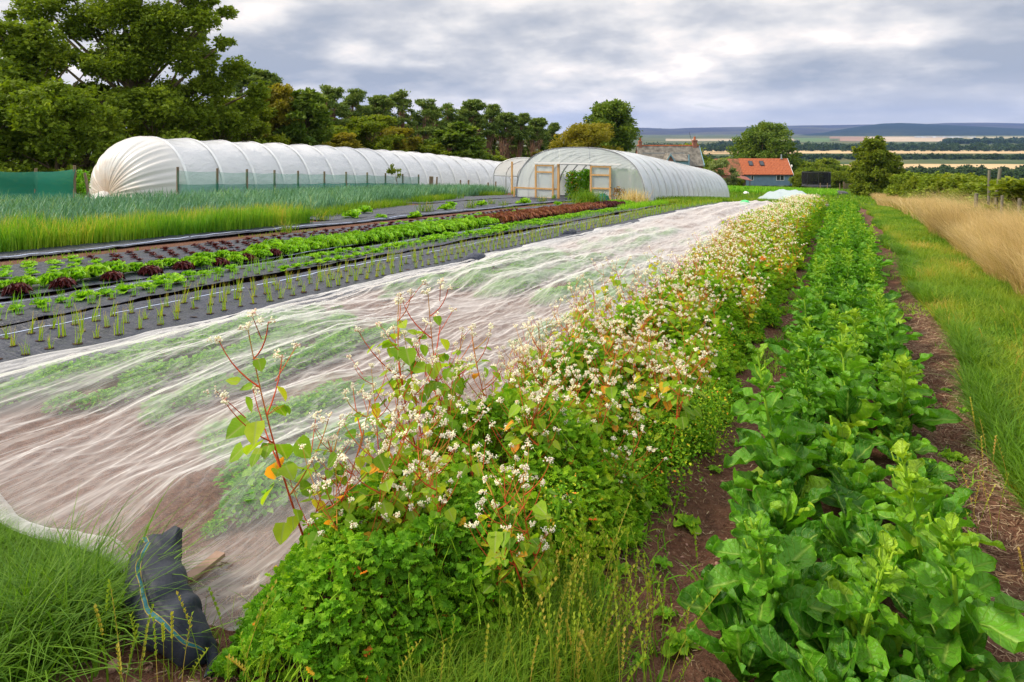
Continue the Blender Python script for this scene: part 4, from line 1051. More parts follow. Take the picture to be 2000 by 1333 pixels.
# field gate and posts
x, y = at_depth(1650, 112); gt = empty('field_gate', (x, y, float(ter(x, y)) - .05), TH); tag(gt, 'five bar wooden field gate between two posts under the trees', 'gate')
mb = MB()
for i in range(5): mb.box(0, 2.7, -.02, .02, .2 + i * .21, .29 + i * .21)
for xx in (0, 1.3, 2.62): mb.box(xx, xx + .09, -.05, -.021, .15, 1.2)
mb.build('bars', G['wood'], gt)
for xx in (-.25, 2.85): mb = MB(); mb.box(xx, xx + .18, -.1, .1, 0, 1.45); mb.build('post', G['wood'], gt)
for i, u in enumerate((1602, 1616, 1640)):
    x, y = at_depth(u, 108); z = float(ter(x, y)); mb = MB(); mb.tube([(x, y, z), (x, y, z + .5), (x, y, z + 1.15)], .07, 6)
    tag(mb.build('fence_post', G['wood'], None, True), ['wooden post in front of the trampoline, left one', 'wooden post at the right side of the trampoline', 'wooden post between the trampoline and the gate'][i], 'fence post')
# wind turbine far in the valley
x, y = at_depth(1896, 2600); z = zv(283, 2600); wt = empty('wind_turbine', (x, y, z)); tag(wt, 'single white wind turbine far off in the valley', 'wind turbine')
mb = MB(); mb.tube([(0, 0, -8), (0, 0, 8), (0, 0, 24)], [1.4, 1.0, .6], 8); mb.build('tower', G['white'], wt, True)
for i in range(3):
    t_ = i * 2.094 + .4; mb = MB(); mb.tube([(0, -1.6, 24), (cos(t_) * 6, -1.6, 24 + sin(t_) * 6), (cos(t_) * 13, -1.6, 24 + sin(t_) * 13)], [.6, .8, .2], 5); mb.build('blade', G['white'], wt, True)
mb = MB(); mb.box(-.9, .9, -2, 2, 23.3, 24.8); mb.build('nacelle', G['white'], wt)
# fleece heap, black sheets and the green bucket lid
def heap(name, u0, u1, d, dy, h, mat, label, cat, seed, rot=TH):
    x, y = at_depth((u0 + u1) / 2, d); w = (u1 - u0) / F * d
    n = 44; V_ = []
    for j in range(n):
        for i in range(n):
            a, b = i / (n - 1) * 2 - 1, j / (n - 1) * 2 - 1
            r = max(0, 1 - (abs(a) ** 2.4 + abs(b) ** 2.4)) ** .5
            wv = 1 + .1 * float(vnoise(np.array([i * .2]), np.array([j * .2]), seed)[0])
            lx, ly = a * w / 2 * wv, b * dy / 2 * wv
            wx = x + lx * cos(rot) - ly * sin(rot); wy = y + lx * sin(rot) + ly * cos(rot)
            z = float(ter(wx, wy)) + .03 + h * r * (.45 + .9 * float(fbm(np.array([i * .11 + seed]), np.array([j * .13]), seed, 3)[0])) + .05 * float(fbm(np.array([i * .6]), np.array([j * .6]), seed + 2, 2)[0])
            V_.append((wx, wy, z))
    mb = MB(); mb.add(np.array(V_), grid_faces(n, n)); return tag(mb.build(name, G[mat], None, True), label, cat)
heap('fleece_sheet', 1502, 1575, 52, 9, .95, 'fleece', 'pale bluish fleece sheet heaped over a crop beyond the white mesh', 'fleece', 3)
heap('ground_sheet', 1556, 1606, 52, 9, .25, 'fabric', 'grey ground sheet lying beside the pale fleece', 'ground sheet', 4, .0)
heap('tarpaulin', 1625, 1652, 88, 3, .45, 'dark', 'small black heaped tarpaulin near the end of the beet bed', 'tarpaulin', 6)
heap('tarpaulin', 1452, 1462, 80, 1, .25, 'white', 'small white and dark sheet heap right of the arched tunnel', 'tarpaulin', 8)
heap('green_net_pile', 1166, 1190, 33.5, .9, .42, 'greynet', 'heap of bright green netting beside the right hand door', 'netting', 9)
x, y = at_ground(1455, 401); mb = MB(); a = np.linspace(0, 2 * pi, 17)
G['lime'] = plain('lime_plastic', (.06, .62, .16), .4, .4, .05)
mb.add(np.concatenate([np.stack([x + np.cos(a) * r, y + np.sin(a) * r, np.full(17, float(ter(x, y)) + h)], -1) for r, h in ((.26, 0), (.25, .14), (.16, .24), (.01, .27))]), grid_faces(17, 4)); tag(mb.build('plastic_tub', G['lime'], None, True), 'small lime green plastic tub past the far end of the mesh', 'tub')

# ------------------------------------------------------------------ fabric beds
def fabsheet(x0, x1, y0, y1, label, seed, humps=(), edge=.05, dzz=.012, holes=None, lines=()):
    xs_ = np.arange(x0, x1 + .001, .05); ys_ = np.array(spread(y0, y1, .05, 1.02, .5))
    def zf(X_, Y_):
        z = ter(X_, Y_) + dzz + .022 * fbm(X_ * 2, Y_ * 1.2, seed, 3) + .012 * fbm(X_ * 4, Y_ * 11, seed + 3, 3) + .014 * np.clip(1 - np.abs(2 * fbm(X_ * .8 + Y_ * .5, Y_ * 2.6, seed + 6, 2) - 1) * 4, 0, 1)
        for (hx_, hw, hh) in humps: z = z + hh * np.exp(-((X_ - hx_ - .05 * np.sin(Y_ * .8 + seed)) / hw) ** 2) * (.6 + .8 * fbm(Y_ * .6, Y_ * 0, seed + 9, 2))
        return z
    V_, f_ = sheet(xs_, ys_, zf)
    wv = (fbm(V_[:, 1] * 1.5, V_[:, 1] * 0, seed + 5, 3) - .5) * edge * 2
    V_[:, 0] += np.where((V_[:, 0] < x0 + .08) | (V_[:, 0] > x1 - .08), wv, 0)
    mb = MB(); mb.add(V_, f_)
    if holes is not None and len(holes):
        P = np.array(holes); n = len(P); a = np.arange(10) * 2 * pi / 10
        r = .034 + .012 * rng.random(n); zz = zf(P[:, 0], P[:, 1]) + .005
        V3 = np.zeros((n, 11, 3)); V3[:, 0, 0] = P[:, 0]; V3[:, 0, 1] = P[:, 1]; V3[:, 0, 2] = zz
        V3[:, 1:, 0] = P[:, 0:1] + r[:, None] * np.cos(a) * (1 + .22 * rng.normal(size=(n, 10))); V3[:, 1:, 1] = P[:, 1:2] + r[:, None] * np.sin(a)
        V3[:, 1:, 2] = zf(V3[:, 1:, 0], V3[:, 1:, 1]) + .005
        tf = np.array([(0, 1 + i, 1 + (i + 1) % 10) for i in range(10)])
        mb.add(V3.reshape(-1, 3), (tf[None] + (np.arange(n) * 11)[:, None, None]).reshape(-1, 3), mi=1)
    o = tag(mb.build('weed_fabric', [G['fabric'], G['hole']], None, True), label, 'weed fabric')
    for li in lines:
        yy = np.array(spread(y0, min(y1, 40), .1, 1.02, .6)); n = len(yy)
        rows = [np.stack([np.full(n, li + dx), yy, zf(np.full(n, li + dx), yy) + .004], -1) for dx in (0, .018)]
        m2 = MB(); m2.add(np.stack(rows, 1).reshape(-1, 3), grid_faces(2, n)); m2.build('stripe', G['blueline'], o)
    return zf
def rows(xs_, y0, y1, dy, jit=.02):
    o = []
    for i, x in enumerate(xs_):
        y = y0 + (i % 2) * dy * .4
        while y < y1:
            o.append((x + random.uniform(-jit, jit), y + random.uniform(-jit, jit))); y += dy
    return sorted(o, key=lambda p: math.hypot(*p))
holesA = rows([-6.30, -6.66, -7.02], 3.0, 40, .21)
zA = fabsheet(-7.36, -5.7, 2.2, 44, 'black weed fabric with three rows of young onions beside the white mesh', 1, humps=((-7.3, .1, .03),), holes=holesA[:420], lines=(-7.18,))
holesB = rows([-7.82, -8.12, -8.40], 3.2, 40, .25)
zB = fabsheet(-8.72, -7.46, 2.4, 44, 'black weed fabric of the second bed, planted with small salad and spring onions', 2, humps=((-7.5, .09, .05),), holes=holesB[:300], dzz=.02, lines=(-8.60,))
zC = fabsheet(-9.98, -8.80, 2.4, 44, 'black weed fabric under the large lettuces', 3, humps=((-8.8, .08, .03),), dzz=.014, lines=(-8.86,))
holesD = rows([-10.3, -10.6, -10.9, -11.2], 4.0, 34, .33)
zD = fabsheet(-11.55, -10.05, 3, 44, 'black weed fabric with rows of tiny dark red seedlings', 4, dzz=.02, holes=holesD[:240])
fabsheet(-13.2, -12.25, 4, 34, 'narrow strip of black fabric in front of the tall onions', 5, humps=((-12.4, .1, .05),), dzz=.02, lines=(-12.35,))
fabsheet(-15.6, -13.3, 15.2, 42, 'weedy black fabric beyond the end of the tall onions', 6, dzz=.014)
fabsheet(-18.0, -15.9, 24, 44, 'farthest black fabric strip in front of the tunnel doors', 7, dzz=.014)
fabsheet(-5.6, -2.3, 43.0, 47, 'black fabric showing past the far end of the white mesh', 8, dzz=.01)

# seedlings
def tuft(name, n, h, spread_, w, mat, seed, lean=.25, col=(0, 1)):
    r0 = np.random.default_rng(seed); mb = MB()
    P = np.stack([r0.normal(0, spread_, n), r0.normal(0, spread_, n), np.full(n, -.01)], -1)
    global rng; sv = rng; rng = r0
    blades(mb, P, h * r0.uniform(.55, 1.1, n), np.full(n, w) * r0.uniform(.7, 1.2, n), h * lean * r0.uniform(.2, 1.6, n), r0.uniform(0, 6.28, n), r0.uniform(col[0], col[1], n), 4)
    rng = sv
    return mb.build(name, mat, None)
def rosette(name, n, R_, mat, seed, up=.9, wr=.5, ruf=.25, rows_=2, leafn=5):
    """lettuce-like head: ruffled leaves in a rosette"""
    r0 = np.random.default_rng(seed); mb = MB()
    nu, nv = 7, 6; V_ = []; C_ = []
    for i in range(n):
        ring = i / n; az = i * 2.399 + r0.normal(0, .2); L = R_ * (1.1 - .45 * ring) * r0.uniform(.85, 1.15); tl = up * (.25 + 1.0 * ring)
        g = []
        for b in range(nv):
            t_ = b / (nv - 1)
            for a in range(nu):
                s_ = a / (nu - 1) * 2 - 1
                w = L * wr * (sin(pi * min(1, t_ * .72 + .05)) ** .7)
                rf = ruf * R_ * abs(s_) ** 1.5 * t_ * math.sin(a * 2.9 + b * 3.1 + i * 1.7)
                g.append((s_ * w, L * t_, .25 * L * s_ * s_ * .6 + rf - .25 * L * t_ * t_))
                C_.append((min(1, max(0, r0.uniform(.1, .7) + .25 * t_)), t_, s_ * .5 + .5))
        g = np.array(g); M = rotmats(np.array([az]), np.array([tl]), np.array([0.]))[0]
        V_.append(g @ M.T + (0, 0, .01))
    f0 = grid_faces(nu, nv); nn = nu * nv
    mb.add(np.concatenate(V_), (f0[None] + (np.arange(n) * nn)[:, None, None]).reshape(-1, 4), np.array(C_))
    return mb.build(name, mat, None, True)
on = Stock([tuft('onion_seedling', 10, .235, .014, .0085, G['onion'], 100 + i, .22, (.5, .95)) for i in range(7)])
for i, (x, y) in enumerate(holesA[:300]):
    if random.random() < .06: continue
    tag(on.put(random.randrange(7), (x, y, float(zA(np.array(x), np.array(y))) + .004), random.uniform(0, 6), random.uniform(.7, 1.2), tilt=(random.uniform(-.15, .15), random.uniform(-.15, .15))),
        'thin yellow green onion seedling in a hole of the black fabric next to the mesh', 'onion seedling', 'young onions in rows beside the mesh')
def farmass(name, pts, zf, label, cat, n, h, spread_, w, mat, col=(0, 1)):
    P = np.array(pts); P = np.repeat(P, n, 0); m = len(P)
    P = P + rng.normal(0, spread_, P.shape); mb = MB()
    Z_ = zf(P[:, 0], P[:, 1])
    blades(mb, np.stack([P[:, 0], P[:, 1], Z_], -1), h * rng.uniform(.5, 1.1, m), np.full(m, w), h * .25 * rng.random(m), rng.uniform(0, 6.28, m), rng.uniform(col[0], col[1], m), 3)
    tag(mb.build(name, mat), label, cat, None, 'stuff')
farmass('onion_seedlings', holesA[300:], zA, 'far rows of young onions in the black fabric', 'onion seedlings', 7, .22, .02, .012, G['onion'], (.3, .9))
sp = Stock([tuft('spring_onion', 14, .17, .022, .006, G['greenlet'], 120 + i, .3, (.2, .9)) for i in range(4)])
sl_ = Stock([rosette('salad_seedling', 9, .11, G['greenlet'], 130 + i, 1.0, .4) for i in range(4)])
for i, (x, y) in enumerate(holesB[:290]):
    z = float(zB(np.array(x), np.array(y))) + .004
    if vnoise(np.array([x * 5]), np.array([y * .6]), 77)[0] + (x > -7.9) * .15 > .52:
        tag(sp.put(i, (x, y, z), i, random.uniform(.8, 1.4)), 'bright green spring onion tuft in the second fabric bed', 'spring onion', 'spring onions in the second bed')
    else:
        tag(sl_.put(i, (x, y, z), i, random.uniform(.7, 1.3)), 'small light green salad plant in the second fabric bed', 'salad plant', 'young salad plants in the second bed')
farmass('young_greens', holesB[290:], zB, 'dense far part of the second bed of green seedlings', 'seedlings', 26, .2, .045, .014, G['greenlet'])
rl = Stock([rosette('red_lettuce', 60, .155, G['redlet'], 140 + i, 1.45, .45, .75) for i in range(3)])
mz = Stock([rosette('salad_green', 34, .25, G['greenlet'], 150 + i, 1.35, .22, .3) for i in range(3)])
gl = Stock([rosette('green_lettuce', 44, .21, G['greenlet'], 160 + i, 1.25, .36, .6) for i in range(3)])
bl = Stock([rosette('brown_lettuce', 40, .21, G['brownlet'], 170 + i, 1.25, .36, .6) for i in range(3)])
k = 0
for y in np.arange(4.2, 34, .30):
    for x in (-9.1, -9.42, -9.74):
        xx, yy = x + random.uniform(-.03, .03), y + random.uniform(-.04, .04); z = float(zC(np.array(xx), np.array(yy))); k += 1
        if y < 9.3:
            if x > -9.3:
                if int(round(y / .3)) % 2 == 0: tag(rl.put(k, (xx, yy, z), k, random.uniform(.62, .85)), 'frilly dark purple red lettuce at the near end of the lettuce bed', 'red lettuce', 'dark red lettuces at the near end')
                elif y > 7: tag(mz.put(k, (xx, yy, z), k, random.uniform(.55, .85)), 'bright green jagged salad plant behind the dark red lettuces', 'salad plant', 'green salad plants in the lettuce bed')
            elif x > -9.6: tag(mz.put(k, (xx, yy, z), k, random.uniform(.55, .95)), 'bright green jagged salad plant behind the dark red lettuces', 'salad plant', 'green salad plants in the lettuce bed')
            elif y > 8.2: tag(rl.put(k, (xx, yy, z), k, .6), 'frilly dark purple red lettuce at the near end of the lettuce bed', 'red lettuce', 'dark red lettuces at the near end')
        elif y < 17.5:
            if random.random() < .2: tag(mz.put(k, (xx, yy, z), k, .9), 'taller pale green salad plant among the green lettuces', 'salad plant', 'pale salad plants among green lettuces')
            else: tag(gl.put(k, (xx, yy, z), k, random.uniform(.65, 1.1)), 'curly bright green lettuce in the middle of the lettuce bed', 'green lettuce', 'curly green lettuces')
        elif y < 27: tag(bl.put(k, (xx, yy, z), k, random.uniform(.9, 1.2)), 'reddish brown lettuce in the far half of the lettuce bed', 'brown lettuce', 'reddish brown lettuces')
        elif y < 30: tag(rl.put(k, (xx, yy, z), k, random.uniform(.9, 1.1)), 'dark red lettuce past the brown ones near the far end', 'red lettuce', 'dark red lettuces at the far end')
        else: tag(gl.put(k, (xx, yy, z), k, random.uniform(.8, 1)), 'green lettuce at the farthest end of the lettuce bed', 'green lettuce', 'green lettuces at the far end')
rs = Stock([rosette('red_seedling', 7, .085, G['redlet'], 180 + i, 1.0, .4) for i in range(3)])
gs = Stock([rosette('green_seedling', 7, .085, G['greenlet'], 190 + i, 1.0, .45) for i in range(2)])
for i, (x, y) in enumerate(holesD[:240]):
    z = float(zD(np.array(x), np.array(y))) + .004
    if y < 6.9 or (15 < y and i % 2): tag(gs.put(i, (x, y, z), i, random.uniform(.8, 1.3)), 'tiny lime green lettuce seedling in the black fabric', 'lettuce seedling', 'tiny green seedlings')
    else: tag(rs.put(i, (x, y, z), i, random.uniform(.65, 1.15)), 'tiny dark red lettuce seedling in the black fabric', 'lettuce seedling', 'tiny dark red seedlings')
# tall onions and leeks
def mass_blades(name, x0, x1, y0, y1, n, h, w, lean, mat, label, cat, zoff=0, filt=None, seg=4, col=(0, 1), az=None, hn=.35):
    X_ = rng.uniform(0, 1, n); Y_ = rng.uniform(y0, y1, n)
    a0 = x0(Y_) if callable(x0) else x0; a1 = x1(Y_) if callable(x1) else x1
    X_ = a0 + (a1 - a0) * X_
    if filt is not None: k_ = filt(X_, Y_); X_, Y_ = X_[k_], Y_[k_]
    n = len(X_)
    Hh = h * rng.uniform(.6, 1.12, n) * (1 - hn / 2 + hn * fbm(X_ * 1.4, Y_ * 1.4, 41, 2))
    mb = MB(); A = rng.uniform(0, 6.28, n) if az is None else rng.normal(az[0], az[1], n)
    blades(mb, np.stack([X_, Y_, gz(X_, Y_) + zoff], -1), Hh, w * rng.uniform(.7, 1.3, n), lean * Hh * rng.uniform(.2, 1.6, n), A, np.clip(rng.uniform(col[0], col[1], n) * .5 + .5 * np.clip((fbm(X_ * 1.3, Y_ * .9, 51, 3) - .5) * 2.0 + .5, 0, 1) * col[1], 0, 1), seg)
    o = mb.build(name, mat)
    if label: tag(o, label, cat, None, 'stuff')
    return o
mass_blades('onion_leaves', -13.1, -14.5, 4.5, 14.4, 13000, .56, .016, .24, G['onion'], 'band of tall yellow tipped onion leaves', 'onions', col=(.0, 1), hn=.55)
front = lambda Y_: np.interp(Y_, [4, 14, 18, 25, 36, 44], [-14.4, -14.4, -15.6, -17.2, -19, -20])
mass_blades('leek_leaves', front, lambda Y_: Y_ * 0 - 22.6, 4, 39, 26000, .62, .035, .42, G['leek'], 'broad bed of blue green leeks in front of the long tunnel', 'leeks', hn=.25)
mass_blades('leek_edge_weeds', lambda Y_: front(Y_) + .9, lambda Y_: front(Y_) - .3, 14.5, 42, 9000, .32, .02, .4, G['grass'], 'green weeds along the front of the leek bed', 'weeds', col=(.2, .9), filt=lambda X_, Y_: fbm(X_ * .8, Y_ * .5, 61, 3) > .45)
mass_blades('weed_strip', -14.5, -7.0, 33.4, 35, 5000, .3, .03, .4, G['grass'], None, None, filt=lambda X_, Y_: fbm(X_ * .8, Y_ * .5, 62, 3) > .5)
tag(bpy.data.objects['weed_strip'], 'weeds growing along the foot of the tunnel with timber doors', 'weeds', None, 'stuff')
# weeds in soil strips between fabric
mass_blades('strip_weeds', -12.2, -11.6, 4, 42, 3000, .09, .012, .6, G['grass'], 'small weeds on the red soil strip between the fabric beds', 'weeds', filt=lambda X_, Y_: fbm(X_ * 1.5, Y_ * .7, 63, 3) > .60)
mass_blades('far_weeds', -9.2, -2.4, 36, 62, 16000, .34, .04, .4, G['grass'], 'rough green weeds beyond the white mesh and beside the arched tunnel', 'weeds', filt=lambda X_, Y_: (Y_ > 46) | (X_ < -6.8) , col=(.1, .9))
mass_blades('far_grass', -40, 14, 62, 128, 26000, .35, .07, .4, G['grass'], 'far green meadow before the houses', 'grass', filt=lambda X_, Y_: ~((X_ < -9) & (Y_ < 64)), col=(.1, .85), seg=3)
mass_blades('far_crop', -22, -1, 86, 106, 14000, .65, .12, .4, G['crop'], 'dark green leafy crop in front of the blue cottage', 'crop', filt=lambda X_, Y_: fbm(X_ * .2, Y_ * .2, 66, 2) > .42, seg=3)
# single weeds on the far fabric
wd = Stock([rosette('weed', 12, .2, G['greenlet'], 200, 1.1, .35), tuft('weed', 60, .32, .08, .012, G['grass'], 201, .6)])
for i, (u, v) in enumerate([(810, 427), (630, 432), (712, 418), (832, 415), (880, 405), (918, 408), (940, 404), (960, 400), (1025, 400), (1060, 396), (745, 430), (560, 455), (870, 412), (1130, 405), (690, 428), (985, 405), (1090, 402)]):
    x, y = at_ground(u, v); tag(wd.put(i, (x, y, float(ter(x, y)) + .02), i, random.uniform(1.0, 1.8)), 'self-sown green weed on the far black fabric', 'weed', 'weeds dotted over the far fabric')
o = tuft('grass_clump', 500, .62, .2, .016, G['grass'], 210, .45, (.1, .7)); x, y = at_ground(1146, 398); o.location = (x, y, float(ter(x, y))); o.scale = (1.6, 1.6, 1.25); tag(o, 'big green grass clump before the tunnel doorway', 'grass clump')
o = tuft('dry_grass_clump', 400, .75, .22, .014, G['dry'], 211, .35, (.3, 1)); x, y = at_ground(1238, 400); o.location = (x, y, float(ter(x, y))); o.scale = (1.5, 1.5, 1.1); tag(o, 'straw coloured grass clump at the corner of the arched tunnel', 'grass clump')
o = leafy('dead_dock', .75, .32, 260, .11, G['deadweed'], 212); x, y = at_ground(1208, 396); o.location = (x, y, float(ter(x, y))); tag(o, 'brown withered dock plant beside the tunnel door', 'weed')
o = leafy('green_weed', 1.0, .28, 300, .12, G['greenlet'], 213); x, y = at_depth(160, 25.4); o.location = (x, y, float(ter(x, y))); o.scale = (.9, .9, 1.2); tag(o, 'tall bright green weed at the right end of the green net screen', 'weed')
o = leafy('sapling', 1.7, .45, 160, .16, G['tree_green'], 214) if False else tree('sapling', 1.7, 1.3, 7, 420, .13, 'tree_mid', seed=33, base=.4, r0=.02); x, y = at_depth(775, 38.5); o.location = (x, y, float(ter(x, y))); o.scale = (.9, .9, .95); tag(o, 'small young tree poking above the green net fence', 'sapling')

# ------------------------------------------------------------------ white insect mesh with the crop under it
CR = [-2.75, -3.35, -4.15, -4.75, -5.3]
def cropden(X_, Y_): return np.clip(fbm(X_ * .9 + 5, Y_ * .45, 71, 3) * 2.6 - .75, 0.05, 1)
def netz(X_, Y_):
    h = 0
    for cx in CR: h = h + np.exp(-((X_ - cx) / .27) ** 2)
    h = h * .165 * cropden(X_, Y_)
    edge_ = np.clip((X_ + 6.02) / .25, 0, 1) * np.clip((Y_ - 1.85) / .45, 0, 1) * np.clip((-2.0 - X_) / .15, 0, 1)
    # folds, mostly along the bed, drifting
    q = X_ * 1.0 + .17 * Y_ + .25 * (fbm(X_ * .8, Y_ * .35, 81, 3) - .5) * 3
    def ridge(s_, sx, sy): r = 1 - np.abs(2 * fbm(q * sx, Y_ * sy, s_, 3, .45) - 1) * 2.0; return np.clip(r, 0, 1) ** 3
    q2 = X_ * 1.0 - .35 * Y_
    r4 = np.clip(1 - np.abs(2 * fbm(q2 * 4, (Y_ + X_) * .5, 88, 2) - 1) * 2.2, 0, 1) ** 4
    fold = .026 * ridge(82, 2.6, .32) + .030 * ridge(83, 6, .7) + .018 * ridge(84, 13, 1.6) + .016 * r4
    amt = .45 + .9 * fbm(X_ * .5, Y_ * .3, 85, 2)
    fade = np.clip(1.25 - Y_ / 40, .45, 1)
    bagd = 1 - np.exp(-((X_ + 2.40) / .36) ** 4 - ((Y_ - 1.95) / .52) ** 4)
    return np.where(X_ > -2.7, np.maximum(gz(X_, Y_) + .018, ter(X_, Y_)), ter(X_, Y_)) + .004 + .026 * bagd + bagd * (h * .85 + .8 * fold * amt * fade + .05 * (fbm(X_ * 1.1, Y_ * .8, 86, 3))) * (.12 + .88 * edge_)
xs_ = np.arange(-6.05, -1.98, .0165); ys_ = np.array(spread(1.82, 44.5, .022, 1.0055, .35))
V_, f_ = sheet(xs_, ys_, netz)
# wavy outer edges
w1 = (fbm(V_[:, 1] * .9, V_[:, 1] * 0, 91, 3) - .5) * .5
V_[:, 0] += w1 * np.clip((-5.4 - V_[:, 0]) / .65, 0, 1)
w2 = (fbm(V_[:, 0] * 1.3, V_[:, 0] * 0, 92, 3) - .5) * .3
V_[:, 1] += w2 * np.clip((2.6 - V_[:, 1]) / .7, 0, 1)
mb = MB(); mb.add(V_, f_)
netobj = tag(mb.build('insect_mesh', G['net'], None, True), 'long sheet of fine white insect mesh draped over the crop bed', 'crop cover')
# turned-back hem along the left border and the near end
def hem(path, wdt, name):
    n = len(path); P = np.array(path); T = np.gradient(P, axis=0); T /= np.linalg.norm(T, axis=1, keepdims=True)
    Nn = np.stack([-T[:, 1], T[:, 0]], -1)
    rows_ = []
    for q in np.linspace(0, 1, 6):
        off = Nn * (wdt * (q - .3) * (1 + .6 * (fbm(P[:, 1] * 2 + P[:, 0] * 2, P[:, 0] * 0, 95, 2) - .5)))[:, None]
        X_, Y_ = P[:, 0] + off[:, 0], P[:, 1] + off[:, 1]
        rows_.append(np.stack([X_, Y_, np.maximum(netz(np.clip(X_, -6.05, -2), np.maximum(Y_, 1.85)), ter(X_, Y_)) + .012 + .015 * sin(pi * q)], -1))
    mb = MB(); mb.add(np.stack(rows_, 1).reshape(-1, 3), grid_faces(6, n)); return mb.build(name, G['net'], netobj, True)
yy = np.arange(1.85, 20, .04); hem(np.stack([-6.03 + (fbm(yy * .9, yy * 0, 91, 3) - .5) * .5, yy], -1), -.16, 'hem')
xx = np.arange(-6.0, -2.3, .03); hem(np.stack([xx, 1.84 + (fbm(xx * 1.3, xx * 0, 92, 3) - .5) * .3], -1), .07, 'hem')
# carrots under the mesh
def feathery(name, R_, H, n, mat, seed):
    r0 = np.random.default_rng(seed); mb = MB(); az = r0.uniform(0, 6.28, n); t_ = r0.random(n) ** .6
    P = np.stack([np.cos(az) * R_ * t_, np.sin(az) * R_ * t_, H * (1 - .45 * t_ ** 2) * r0.uniform(.45, 1.0, n)], -1)
    scatter(mb, LQ, LQF, rotmats(az - pi / 2 + r0.normal(0, .6, n), r0.normal(.1, .45, n), r0.normal(0, .5, n)), P, .036 * r0.uniform(.6, 1.3, n), r0.random(n))
    m = 10; a2 = r0.uniform(0, 6.28, m); e = np.stack([np.cos(a2) * R_ * .6, np.sin(a2) * R_ * .6, np.full(m, H * .75)], -1)
    L_ = np.linspace(0, 1, 5)[None, :, None]; Ps = e[:, None] * L_ * np.array([1, 1, 1]); v, f = tubes(Ps, np.full((m, 5), .003), 3)
    mb.add(v, f, (.4, .5, .5)); return mb.build(name, mat, None)
cs_ = Stock([feathery('carrot_plant', .15, .19, 380, G['crop'], 220 + i) for i in range(5)])
i = 0; pts = []
for cx in CR:
    y = 2.25
    while y < 24:
        st = .15 if y < 9 else .26
        if random.random() < float(cropden(np.array(cx), np.array(y))) * 2.0: pts.append((cx + random.uniform(-.12, .12), y, st))
        y += st
pts.sort(key=lambda p: p[1])
for (x, y, st) in pts[:300]:
    i += 1; tag(cs_.put(i, (x, y, float(ter(x, y))), i * 1.3, (min(.9, (float(netz(np.array(x), np.array(y))) - float(ter(x, y)) - .02) / .19)) * random.uniform(.85, 1.0) * np.array([1.35, 1.35, 1])), 'feathery green crop plant seen through the white mesh', 'crop plant', 'crop plants under the white mesh')
# sandbag-like weights on the mesh edge (black)
for i, (u, v) in enumerate([(1110, 459), (925, 512)]):
    x, y = at_ground(u, v); mb = MB(); a = np.linspace(0, 2 * pi, 17)
    rows_ = [np.stack([x + np.cos(a) * r * 1.0, y + np.sin(a) * r * 2.4, np.full(17, float(ter(x, y)) + h) + .02 * np.sin(a * 3) * r * 5], -1) for r, h in ((.16, .0), (.17, .06), (.11, .13), (.01, .15))]
    mb.add(np.concatenate(rows_), grid_faces(17, 4)); tag(mb.build('fabric_fold', G['fabric'], None, True), ['small black fold of fabric poking up at the far mesh edge', 'flat black flap of fabric lying over the mesh edge'][i], 'fabric flap')

# ------------------------------------------------------------------ beet bed
def beetleaf(L, w, r0, bendz, ruf, nu=9, nv=19, ph=0):
    g = []; c = []
    for b in range(nv):
        t_ = 1 - (1 - b / (nv - 1)) ** 1.35
        if t_ < .26: wd_ = .05 + .06 * t_
        else:
            q = (t_ - .26) / .74; wd_ = .06 + .44 * math.sin(pi / 2 * q / .58) ** 1.1 if q < .58 else .5 * math.sqrt(max(0, 1 - ((q - .58) / .42) ** 2))
        for a in range(nu):
            s_ = a / (nu - 1) * 2 - 1
            edge_ = abs(s_) ** 2 * (t_ > .26)
            z = -bendz * L * t_ ** 2 + .26 * w * s_ * s_ * (t_ > .2) + ruf * w * edge_ * math.sin(t_ * 19 + ph + (2 if s_ > 0 else 0)) + .035 * w * math.sin(t_ * 30 + abs(s_) * 4 + ph) * (t_ > .26)
            if t_ <= .26: z += -.12 * w * (1 - abs(s_)) * .4
            g.append((s_ * w * wd_ * (1 + .05 * math.sin(t_ * 26 + ph + s_)), L * t_, z)); c.append((t_, s_ * .5 + .5))
    return np.array(g), np.array(c)
